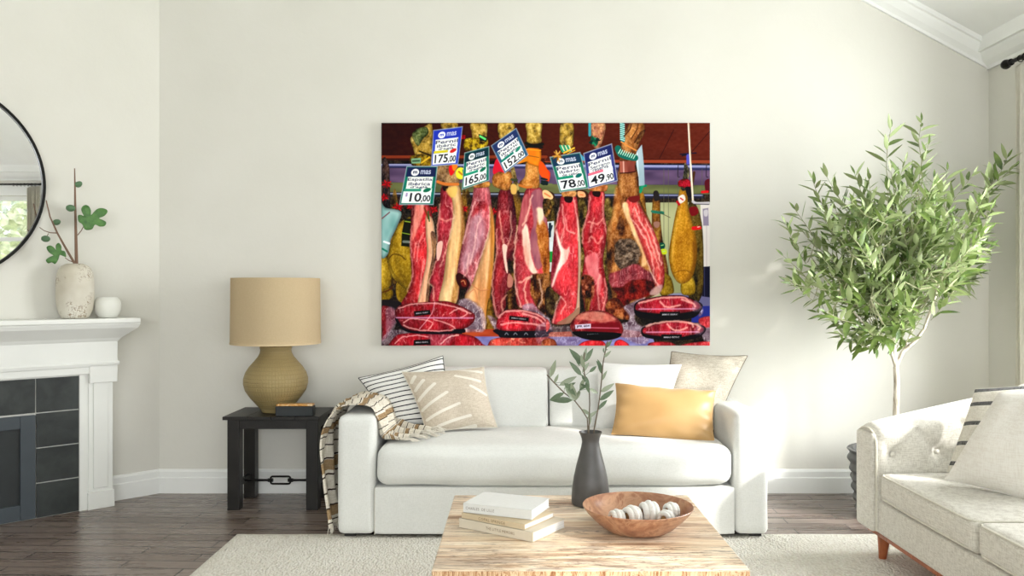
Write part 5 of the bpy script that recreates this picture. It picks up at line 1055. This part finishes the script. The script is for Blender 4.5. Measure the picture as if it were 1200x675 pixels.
    for q in ((75, 500, 52, 610, 56, 640), (150, 440, 172, 540, 180, 680), (80, 1000, 60, 1050, 38, 1145), (110, 560, 120, 620, 160, 640), (85, 1000, 110, 1040, 80, 1100), (90, 480, 100, 600, 82, 700)): p.line(R(*q), 1.8, (250, 206, 190), f=1.4, alpha=.8, warp=.8)
    # G
    p.poly(R(245, 408, 326, 404, 328, 520, 342, 620, 336, 700, 322, 790, 332, 880, 348, 976, 336, 1090, 230, 1090, 212, 1010, 200, 900, 216, 780, 202, 680, 208, 620, 235, 500), meat(171, (178, 34, 42), (116, 18, 26), vein=.05))
    p.poly(R(222, 780, 290, 760, 300, 860, 316, 900, 300, 990, 280, 920, 240, 880), mix((206, 90, 98), (240, 160, 160), N(6, 10, 172, 3)), alpha=.85, warp=1)
    p.poly(R(204, 880, 262, 890, 275, 960, 262, 1020, 220, 1040, 205, 1000, 198, 930), rough(173, ((30, 16, 10), (110, 52, 34), (190, 120, 90)), 4), warp=1)
    p.poly(R(222, 1000, 250, 1010, 240, 1085, 222, 1085), rough(174, ((50, 30, 10), (120, 80, 30), (160, 120, 60)), 5))
    for q in ((248, 430, 236, 520, 206, 640, 206, 700), (316, 420, 326, 560, 340, 640), (240, 580, 290, 590, 320, 560), (240, 690, 260, 660, 290, 700, 320, 660), (300, 880, 290, 960, 300, 1080), (330, 900, 340, 980, 320, 1085), (268, 560, 250, 640)): p.line(R(*q), 2.0, (244, 180, 164), f=1.4, alpha=.85, warp=.8)
    # hoof of H and its body
    br = rough(180, ((44, 26, 18), (136, 84, 44), (196, 138, 80)), 7, 13)
    p.poly(R(345, 600, 375, 540, 404, 420, 400, 340, 415, 230, 418, 150, 440, 90, 470, 25, 545, 20, 552, 75, 520, 150, 505, 230, 522, 330, 530, 450, 580, 560, 620, 660, 655, 790, 668, 900, 655, 960, 600, 1000, 500, 1030, 440, 1060, 480, 1110, 460, 1130, 400, 1120, 338, 1090, 372, 1010, 352, 900, 340, 760), br)
    p.poly(R(392, 380, 420, 430, 410, 560, 380, 640, 372, 560), rough(181, ((110, 56, 20), (180, 110, 52), (216, 160, 96)), 7), alpha=.8, f=3)
    p.poly(R4(385, 90, 420, 50, 490, 50, 528, 110, 525, 170, 480, 215, 420, 220, 388, 170), rough(182, ((46, 38, 34), (98, 80, 66), (146, 126, 108)), 4, 3), warp=2)
    p.poly(R4(356, 250, 420, 225, 500, 190, 560, 220, 620, 260, 640, 320, 600, 300, 540, 280, 480, 290, 430, 320, 372, 320), meat(183, (150, 54, 60), (92, 26, 34)), warp=1)
    p.poly(R4(372, 325, 430, 318, 480, 284, 555, 275, 612, 300, 602, 350, 540, 385, 470, 400, 430, 450, 390, 420, 400, 360), rough(184, ((40, 6, 6), (92, 18, 16), (140, 40, 30)), 6), warp=1)
    p.poly(R4(345, 400, 400, 380, 450, 440, 480, 490, 460, 505, 400, 495, 338, 462), rough(185, ((70, 28, 16), (140, 72, 40), (200, 130, 80)), 5))
    p.poly(R(452, 462, 490, 440, 520, 470, 560, 540, 605, 620, 645, 730, 668, 850, 662, 930, 640, 956, 615, 935, 600, 870, 570, 800, 545, 740, 505, 640, 470, 560), meat(186, (206, 66, 62), (168, 40, 44), (252, 196, 180), .07, 6, 30))
    p.poly(R(428, 490, 456, 470, 480, 560, 510, 640, 548, 740, 566, 810, 535, 830, 540, 760, 495, 660, 462, 580), skin(187, (226, 170, 116), (252, 220, 180)), warp=.8)
    for q in ((500, 500, 540, 590, 590, 690, 640, 850), (480, 560, 540, 640, 590, 760, 612, 900), (560, 560, 610, 680, 650, 820), (570, 800, 600, 880, 640, 950)): p.line(R(*q), [1, 2.4, 2, 1], (254, 214, 198), f=1.3, alpha=.85, warp=.8)
    p.poly(R(465, 440, 520, 430, 528, 452, 500, 470, 470, 462), (110, 30, 30)); p.poly(R(595, 960, 655, 930, 640, 985, 590, 990), (196, 160, 160), alpha=.8, warp=1)
    # hooves and bands of the front row
    def trot(seed): return rough(seed, ((96, 78, 40), (176, 142, 62), (222, 192, 110)), 5)
    p.poly(L(198, 112, 216, 85, 235, 60, 275, 42, 318, 22, 322, 90, 318, 200, 280, 210, 232, 208, 214, 165), trot(201)); p.poly(L(208, 85, 240, 52, 290, 45, 300, 80, 270, 110, 245, 150, 222, 130), rough(202, ((44, 52, 30), (92, 104, 62), (140, 146, 90)), 5)); p.poly(L(205, 205, 320, 205, 318, 262, 210, 262), rough(203, ((26, 20, 8), (120, 92, 20), (180, 150, 40)), 4)); p.poly(L(203, 222, 258, 218, 255, 248, 205, 250), (126, 164, 130), False); p.line(L(212, 236, 248, 234), 1.8, (60, 84, 60))
    p.line(L(250, 180, 315, 205), 1.6, (30, 20, 10)); p.line(L(262, 245, 305, 215), 2, (216, 176, 50))
    p.poly(L(375, 18, 460, 18, 455, 55, 385, 60), trot(204)); p.poly(L(345, 262, 462, 262, 474, 300, 466, 366, 352, 368), rough(205, ((80, 60, 44), (142, 110, 78), (186, 148, 100)), 6)); p.line(L(352, 352, 400, 366, 466, 366), 3.4, (206, 120, 56)); p.poly(L(420, 262, 450, 262, 445, 300, 425, 318, 414, 285), (214, 30, 36)); p.poly(L(435, 250, 465, 262, 448, 290, 436, 280), (226, 130, 40))
    for q in range(28):
        a = q*2.4; c_ = L(480, 305)[0]
    p.poly([(L(482, 305)[0][0]+6*math.cos(t*.52), L(482, 305)[0][1]+7*math.sin(t*.52)) for t in range(12)], (226, 220, 60)); p.line(L(472, 296, 490, 312), 2, (190, 120, 40)); p.line(L(494, 285, 500, 330), 1.2, (30, 90, 60))
    p.poly(L(540, 20, 626, 20, 630, 90, 628, 150, 560, 150, 545, 80), trot(206)); p.poly(L(505, 115, 560, 105, 630, 110, 632, 155, 600, 170, 510, 180), rough(207, ((40, 26, 6), (160, 130, 24), (226, 200, 60)), 3)); p.poly(L(582, 82, 632, 100, 628, 128, 590, 120), (30, 40, 34), False); p.line(L(592, 96, 620, 112), 2.4, (110, 220, 120)); p.poly(L(555, 360, 640, 350, 640, 382, 560, 385), rough(208, ((90, 50, 20), (180, 120, 60), (210, 150, 80)), 5))
    p.poly(L(697, 20, 780, 20, 778, 80, 740, 100, 700, 105), trot(209)); p.poly(L(660, 330, 685, 300, 770, 300, 768, 375, 742, 402, 700, 392, 664, 372), rough(210, ((110, 66, 30), (188, 122, 60), (222, 166, 96)), 7)); p.poly(L(682, 225, 712, 235, 735, 300, 700, 295, 670, 310, 664, 285), (206, 30, 56)); p.line(L(775, 280, 800, 390), 5, rough(211, ((60, 50, 30), (120, 100, 60), (170, 150, 90)), 4)); p.poly(L(766, 370, 796, 372, 795, 418, 768, 418), (214, 172, 96)); p.line(L(770, 340, 796, 345), 3, (60, 70, 50), warp=1)
    p.poly(M(370, 18, 456, 18, 454, 80, 452, 132, 378, 132, 374, 80), trot(212)); p.poly(M(372, 240, 442, 250, 444, 330, 440, 385, 380, 388, 330, 380, 334, 352, 362, 320), rough(213, ((150, 86, 34), (206, 140, 70), (232, 178, 110)), 9)); p.line(M(332, 372, 372, 384, 400, 380), 2.6, (196, 116, 50)); p.poly(M(378, 160, 450, 172, 446, 262, 412, 262, 372, 240), mix((214, 96, 16), (246, 156, 40), N(8, 12, 214, 2))); p.poly(M(448, 235, 478, 262, 500, 318, 490, 345, 452, 320, 440, 280), (222, 84, 24)); p.line(M(320, 240, 372, 225), 5, (216, 130, 30)); p.line(M(368, 135, 410, 150, 462, 140), 3.6, (22, 24, 20)); p.line(M(370, 155, 460, 158), 2.4, (26, 28, 24)); p.line(M(372, 170, 450, 176), 1.6, (236, 150, 40)); p.line(M(382, 205, 440, 215), 1, (140, 90, 30))
    for y in (335, 350, 362): p.line(M(455, y, 488, y+4), 2.4, (20, 40, 40), warp=1)
    p.poly(M(462, 405, 490, 402, 520, 432, 512, 452, 470, 446), (240, 190, 140)); p.line(M(474, 418, 504, 436), 2, (214, 130, 80)); p.poly(M(465, 455, 510, 460, 508, 560, 470, 540), rough(215, ((20, 20, 10), (80, 60, 30), (190, 130, 60)), 4))
    p.poly(R(84, 20, 148, 20, 156, 95, 150, 150, 120, 180, 80, 160), trot(216)); p.poly(R(92, 408, 166, 405, 168, 432, 150, 440, 96, 438), rough(217, ((120, 72, 40), (200, 140, 84), (230, 180, 120)), 6)); p.poly(R(104, 436, 150, 440, 140, 470, 108, 465), (36, 12, 14))
    p.poly(R(245, 20, 330, 20, 328, 90, 300, 160, 262, 150, 255, 80), rough(218, ((90, 60, 50), (170, 110, 84), (210, 160, 110)), 5)); p.poly(R(242, 376, 340, 370, 345, 395, 328, 408, 245, 402), rough(219, ((150, 86, 44), (214, 142, 84), (236, 180, 120)), 7)); p.poly(R(262, 408, 305, 408, 300, 438, 268, 432), (36, 10, 14))
    for t in range(22):
        a = t*1.1; c_ = R(272, 122)[0]; r = 3+3.5*((t*37)%10)/10; p.line([c_, (c_[0]+r*math.cos(a)*1.1, c_[1]+r*math.sin(a))], [3, 1.4], ((8, 76, 56), (30, 130, 92), (6, 44, 40))[t%3])
    p.line(R(246, 20, 246, 90), 3, (60, 150, 160)); p.line(R(185, 200, 212, 225), 4, (60, 150, 180))
    # cord and ring on H
    p.line(R(428, 18, 430, 70, 432, 118), 5.2, (44, 128, 128))
    for y in range(24, 118, 11): p.line(R(418, y, 442, y+7), .9, (196, 230, 220))
    p.line(R(405, 165, 420, 195, 455, 210, 502, 218), 7.4, (24, 104, 92)); p.line(R(424, 128, 460, 150, 508, 176), 1.6, (214, 140, 70))
    for q in range(8): x = 412+q*12; p.line(R(x-4, 178+q*4.2+14, x+8, 178+q*4.2-8), 1.0, (184, 224, 204))
    p.poly(R(414, 236, 500, 236, 502, 296, 460, 302, 418, 306), mix((90, 36, 30), (178, 104, 86), N(5, 30, 220, 2)), False); p.line(R(436, 240, 438, 300), 1.6, (232, 190, 176), alpha=.7); p.line(R(416, 304, 460, 302, 502, 295), 1.2, (50, 14, 14))
    p.line(R(440, 95, 470, 60, 480, 30), 1.6, (90, 50, 30)); p.line(R(500, 130, 530, 80, 545, 70), 2, (80, 46, 24)); p.line(R(480, 110, 510, 60, 520, 25), 1.3, (96, 56, 30)); p.poly(R(546, 62, 556, 75, 520, 140, 510, 120), rough(221, ((60, 34, 20), (120, 80, 44), (160, 110, 60)), 4))
    # counter and packs -------------------------------------------------------------------------------
    p.poly(L3(480, 560, 700, 555, 720, 600, 500, 602), mix((150, 56, 30), (206, 96, 58), N(20, 6, 230, 2)), False); p.poly(L3(560, 598, 964, 600, 964, 660, 560, 660), mix((92, 88, 150), (160, 156, 204), N(14, 5, 231, 3)), False)
    p.poly(R4(-10, 575, 140, 570, 150, 602, -10, 604), (190, 84, 50), False); p.poly(R4(-10, 600, 600, 598, 620, 660, -10, 660), mix((92, 88, 150), (160, 156, 204), N(14, 5, 232, 3)), False); p.poly(R4(420, 560, 545, 575, 540, 600, 420, 600), (176, 72, 46), alpha=.8)
    wrapc = mix(mix((96, 66, 84), (196, 176, 194), N(7, 5, 233, 4)*1.6-.3), (250, 240, 248), np.clip(1-np.abs(N(5, 9, 333, 3)-.5)/.045, 0, 1)*.8)
    def wrap(P, al=.6): p.poly(P, wrapc, alpha=al, f=1.5, warp=1.2)
    p.poly(L3(30, 436, 100, 440, 128, 490, 90, 560, 60, 610, 30, 612), meat(234, (140, 24, 34), (84, 10, 18))); wrap(L3(60, 440, 110, 440, 120, 520, 70, 600, 60, 520), .5)
    wrap(L3(110, 560, 240, 570, 220, 610, 90, 640, 40, 655, 40, 600), .6)
    wrap(L3(470, 410, 520, 385, 590, 430, 625, 500, 612, 565, 560, 570, 490, 560), .75)
    p.poly(L3(70, 655, 100, 610, 150, 582, 330, 578, 470, 582, 560, 600, 605, 640, 605, 665, 70, 665), meat(235, (172, 20, 34), (112, 8, 20), vein=.05)); p.line(L3(110, 640, 150, 605, 230, 592, 300, 600), 1.4, (240, 180, 180), alpha=.7, warp=1); p.line(L3(370, 640, 420, 600, 470, 590), 1.6, (246, 196, 186), alpha=.8, warp=1); wrap(L3(300, 575, 440, 580, 400, 655, 320, 655), .25)
    p.poly(L3(112, 452, 150, 418, 240, 408, 330, 400, 410, 400, 480, 425, 558, 470, 552, 520, 500, 556, 430, 572, 330, 578, 220, 572, 160, 548, 122, 500), meat(236, (164, 20, 32), (100, 8, 18), vein=.05))
    p.line(L3(118, 500, 150, 548, 200, 570, 300, 578, 420, 577, 498, 568), 3, (20, 18, 26)); p.line(L3(445, 568, 498, 566), 5, (22, 20, 28))
    for q in ((130, 440, 220, 416, 330, 412, 420, 424, 540, 470), (160, 535, 240, 560, 360, 566, 440, 560), (420, 470, 480, 440, 520, 470, 480, 490), (160, 520, 190, 500, 250, 500, 320, 520, 300, 560), (330, 500, 420, 530, 450, 555)): p.line(L3(*q), 1.5, (240, 182, 176), f=1.2, alpha=.75, warp=1)
    p.line(L3(120, 492, 550, 494), 1.6, (216, 160, 200), alpha=.75); p.line(L3(335, 405, 318, 470, 250, 555), 1.2, (236, 190, 200), alpha=.6)
    def label(q, txt, c=(18, 16, 20), tc=(196, 190, 196)):
        p.poly(q, c, False); art_text(p, txt, q, .12, .36, .88, .62, tc)
    label(L3(218, 456, 310, 448, 312, 474, 220, 484), 'MMAS IBERIC'); label(L3(218, 618, 310, 614, 312, 644, 216, 648), 'MMAS IBERIC')
    wrap(M3(150, 480, 200, 500, 215, 560, 190, 555), .8); wrap(M3(350, 440, 400, 410, 440, 450, 500, 500, 512, 560, 480, 560), .75)
    p.poly(M3(150, 655, 175, 615, 260, 600, 400, 598, 500, 604, 545, 655, 545, 665, 150, 665), meat(237, (190, 60, 50), (120, 24, 24), (246, 200, 160), .1, 5, 8))
    p.poly(M3(200, 556, 500, 558, 498, 580, 470, 602, 250, 606, 212, 590), (20, 20, 28)); [p.line(M3(x, 588, x+8, 578, x+18, 588), 1, (150, 150, 160), alpha=.8) for x in (250, 300, 360, 420)]
    p.poly(M3(204, 510, 228, 468, 262, 448, 350, 448, 440, 470, 500, 520, 496, 556, 420, 566, 220, 562), meat(238, (176, 26, 38), (116, 10, 22), vein=.05))
    for q in ((215, 490, 260, 456, 350, 456, 440, 480, 490, 520), (230, 530, 320, 520, 420, 530, 490, 540), (350, 470, 420, 490, 470, 525)): p.line(M3(*q), 2.2, (240, 176, 168), f=1.4, alpha=.75, warp=1)
    label(M3(276, 480, 386, 492, 382, 514, 272, 504), 'MMAS IBERIC')
    wrap(R4(-60, 560, -10, 520, 60, 540, 140, 540, 200, 610, 150, 655, 40, 655, -40, 640), .45); wrap(R4(440, 430, 500, 400, 560, 380, 520, 440, 500, 500, 540, 540, 600, 530, 560, 640, 430, 600, 400, 540, 470, 500), .75); wrap(R4(860, 410, 885, 450, 860, 490), .8)
    p.poly(R4(-20, 620, 40, 612, 62, 650, 40, 665, -20, 665), meat(239, (190, 90, 50), (110, 40, 24), (246, 200, 160), .1, 5, 8)); p.poly(R4(190, 640, 240, 620, 320, 625, 330, 665, 190, 665), meat(240, (196, 30, 36), (140, 10, 20))); p.poly(R4(388, 630, 420, 615, 464, 640, 460, 662, 390, 662), meat(241, (196, 30, 36), (140, 10, 20)))
    p.poly(R4(0, 500, 20, 520, 18, 555, 0, 570), meat(242, (200, 80, 80)))
    p.poly(R4(860, 500, 930, 485, 930, 545, 880, 550), meat(243, (186, 50, 56), (120, 20, 30))); p.poly(R4(570, 655, 590, 632, 700, 630, 730, 662, 570, 665), meat(244, (180, 40, 46), (110, 14, 24))); p.poly(R4(760, 662, 780, 640, 930, 625, 930, 665), meat(245, (190, 40, 46), (120, 14, 24))); p.poly(R4(880, 560, 930, 550, 930, 620, 890, 620), wrapc, alpha=.7)
    p.poly(R4(134, 545, 150, 505, 190, 468, 262, 450, 350, 462, 410, 505, 436, 560, 405, 605, 320, 622, 210, 608, 160, 580), meat(246, (160, 36, 40), (90, 10, 18), (236, 170, 140), .09, 6, 6))
    p.poly(R4(165, 500, 200, 470, 262, 456, 340, 468, 396, 505, 330, 520, 250, 510), mix((190, 96, 80), (232, 172, 150), N(4, 4, 247, 3)), alpha=.75, warp=1); p.poly(R4(230, 530, 400, 520, 420, 560, 400, 575, 240, 570), (112, 8, 26), alpha=.9, warp=1); p.line(R4(240, 548, 410, 552), 1.2, (226, 130, 150), alpha=.7)
    p.poly(R4(150, 570, 300, 572, 420, 580, 400, 608, 300, 622, 200, 608), (18, 16, 20)); label(R4(220, 578, 305, 574, 308, 590, 222, 596), 'MMAS', tc=(90, 96, 100)); q = R4(163, 532, 252, 526, 252, 552, 165, 556); p.poly(q, (206, 196, 214), False); art_text(p, 'JPR 604', q, .08, .2, .92, .8, (40, 26, 44))
    for yy, x0, x1, top, bot, sd in ((430, 495, 880, 366, 505, 248), (560, 535, 898, 508, 620, 249)):
        h = bot-top
        P_ = R4(x0, yy+5, x0+30, top+30, x0+150, top+4, x0+260, top, x1-60, top+18, x1-6, yy-20, x1, yy+10, x1-50, bot-12, x0+200, bot, x0+30, bot-14)
        p.poly(P_, (18, 14, 22)); P2 = R4(x0+8, yy+5, x0+38, top+32, x0+150, top+6, x0+260, top+3, x1-62, top+22, x1-14, yy-14, x1-20, yy+14, x1-100, yy+34, x0+200, yy+42, x0+40, yy+28)
        p.poly(P2, meat(sd, (172, 26, 42), (106, 8, 22), vein=.055)); wrap(R4(x1-40, yy-40, x1, yy, x1-30, yy+30, x1-60, yy+20), .5)
        for q in ((x0+30, yy-20, x0+140, yy-46, x0+270, top+12, x1-70, top+34), (x0+150, yy-30, x0+190, yy+6, x0+260, yy-10), (x0+270, yy-40, x0+330, yy-20, x1-40, yy)): p.line(R4(*q), 2.2, (238, 178, 166), f=1.4, alpha=.8, warp=1)
        p.line(R4(x0+30, yy+14, x1-40, yy+12), 1.5, (226, 170, 206), alpha=.65)
    label(R4(642, 458, 756, 458, 756, 490, 642, 492), 'MMAS IBERIC'); label(R4(650, 586, 766, 586, 766, 618, 650, 620), 'MMAS IBERIC')
    # price tags ------------------------------------------------------------------------------------
    def tag_(q, head, edge, lines, price, stripe, badge, cents='00', lead=''):
        q = [tuple(z) for z in q]; Q = np.array(q)
        def B(u, v): return tuple(Q[0]*(1-u)*(1-v)+Q[1]*u*(1-v)+Q[2]*u*v+Q[3]*(1-u)*v)
        cxy = Q.mean(0); out = [tuple(cxy+(z-cxy)*1.05) for z in Q]
        p.poly(out, (160, 172, 186), False, alpha=.85); p.poly(q, edge, False)
        p.poly([B(.02, .015), B(.98, .015), B(.98, .27), B(.02, .27)], head, False)
        p.poly([B(.09, .27), B(.91, .27), B(.9, .6), B(.09, .6)], (236, 238, 232), False); p.poly([B(.03, .66), B(.91, .66), B(.91, .975), B(.03, .975)], (236, 238, 240), False)
        p.poly([B(.05, .59), B(.58, .59), B(.58, .66), B(.05, .66)], stripe, False); p.poly([B(.58, .58), B(.92, .58), B(.92, .68), B(.58, .68)], (226, 234, 230), False)
        c_ = np.array(B(.77, .625)); ax = np.array(B(.89, .6))-c_; ay = np.array(B(.77, .68))-c_
        if badge: p.poly([tuple(c_+ax*math.cos(t*.524)+ay*math.sin(t*.524)) for t in range(12)], badge)
        c_ = np.array(B(.3, .15)); ax = np.array(B(.43, .15))-c_; ay = np.array(B(.3, .245))-c_
        p.poly([tuple(c_+ax*math.cos(t*.524)+ay*math.sin(t*.524)) for t in range(12)], (240, 242, 246)); art_text(p, 'm', q, .23, .115, .37, .185, head, .03)
        art_text(p, 'mas', q, .48, .09, .82, .2, (196, 202, 222), .02)
        n = len(lines); y = .3
        for i, t in enumerate(lines):
            h = (.1, .09, .075)[i]; w = (.8, .7, .56)[i]; art_text(p, t, q, .5-w/2, y, .5+w/2, y+h, (58, 60, 96), .012); y += h+.012
        art_text(p, price, q, .1 if not lead else .26, .7, .6 if not lead else .62, .94, (34, 34, 44), .02); art_text(p, ','+cents, q, .62, .76, .9, .96, (34, 34, 44), .02)
        if lead: art_text(p, lead, q, .12, .7, .18, .8, (170, 150, 190))
    G = (24, 118, 100); nv = (34, 44, 84)
    tag_(L(330, 65, 490, 45, 465, 250, 318, 262), (44, 62, 178), (60, 82, 190), ('Pernil', 'ibèric', "d'aglà"), '175', (214, 200, 40), (200, 40, 36))
    tag_(L(180, 268, 348, 268, 325, 478, 140, 478), nv, G, ('Espatlla', 'ibèrica', "d'aglà"), '10', (60, 150, 124), (24, 112, 84), lead='1')
    tag_(L(506, 192, 640, 156, 640, 342, 492, 392), (20, 54, 66), G, ('Pernil', 'ibèric', "d'aglà"), '165', (30, 150, 120), (24, 112, 84))
    tag_(L(657, 150, 794, 54, 860, 200, 732, 300), (44, 58, 104), (50, 96, 130), ('Pernil', 'ibèric', "de cebo"), '152', (20, 130, 110), (40, 130, 110))
    tag_(R(24, 216, 190, 190, 240, 384, 80, 408), (32, 62, 88), (36, 120, 96), ('Pernil', 'ibèric', "de cebo"), '78', (24, 140, 112), (20, 104, 100))
    tag_(R(214, 195, 368, 142, 400, 344, 240, 388), (36, 44, 96), (60, 66, 130), ('Pernil', 'Serrano', 'reserva'), '49', (226, 110, 130), None, '90')
    for t in range(16):
        a = t*1.3; c_ = R(66, 205)[0]; r = 3+4*((t*29)%10)/10; p.line([c_, (c_[0]+r*math.cos(a), c_[1]+r*math.sin(a)*1.1)], [2.2, 1], ((196, 140, 60), (226, 180, 90), (120, 80, 30))[t%3])
    for x in (80, 100, 120): p.line(R(x, 150, x+14, 182), 2.6, (40, 150, 110)); p.line(R(x+8, 148, x+22, 178), 1, (226, 236, 200))
    p.line(R(100, 190, 158, 162), 2, (222, 180, 60)); p.line(R(120, 195, 162, 175), 1.2, (200, 150, 50))
    im = p.im; im = np.clip(im+(im-.5)*.16, 0, 1)                  # ink contrast of the print
    return im
# ---------------------------------------------------------------- canvas print on the back wall
def canvas():
    D_ = 5.16; x0 = (AX0-CX)/F*D_; x1 = (AX1-CX)/F*D_; z1 = CZ+(CY-AY0)/F*D_; z0 = CZ+(CY-AY1)/F*D_
    t = thing('canvas_print', ((x0+x1)/2, D_, z0), 'large wall print of hanging hams with price tags above the sofa', 'picture')
    MB().box(x0, x1, D_+.0015, YB-.001, z0, z1).build('canvas_edge', plain('canvas_edge_paint', (206, 204, 196), .8, .03), t, False, .001)
    im = paint_art(); n = AW*AH
    gx = np.linspace(x0, x1, AW)-t.location.x; gz = np.linspace(z1, z0, AH)-t.location.z
    co = np.zeros((AH, AW, 3)); co[...,0] = gx[None,:]; co[...,2] = gz[:,None]
    me = bpy.data.meshes.new('printed_picture'); idx = np.arange(n).reshape(AH, AW)
    q = np.stack([idx[1:,:-1], idx[1:,1:], idx[:-1,1:], idx[:-1,:-1]], -1).reshape(-1, 4); nf = len(q)
    me.vertices.add(n); me.vertices.foreach_set('co', co.ravel()); me.loops.add(nf*4); me.loops.foreach_set('vertex_index', q.ravel()); me.polygons.add(nf); me.polygons.foreach_set('loop_start', np.arange(0, nf*4, 4)); me.update(calc_edges=True)
    ca = me.color_attributes.new('print', 'FLOAT_COLOR', 'POINT'); s = np.clip(im, 0, 1); l = np.where(s <= .04045, s/12.92, ((s+.055)/1.055)**2.4); rgba = np.ones((n, 4)); rgba[:,:3] = l.reshape(-1, 3); ca.data.foreach_set('color', rgba.ravel().astype('f'))
    m = M('printed_canvas', .7, .12); at = m.n('ShaderNodeAttribute', attribute_name='print'); m.col(at.outputs['Color'])
    me.materials.append(m.m); o = bpy.data.objects.new('printed_picture', me); COL.objects.link(o); o.parent = t
canvas()
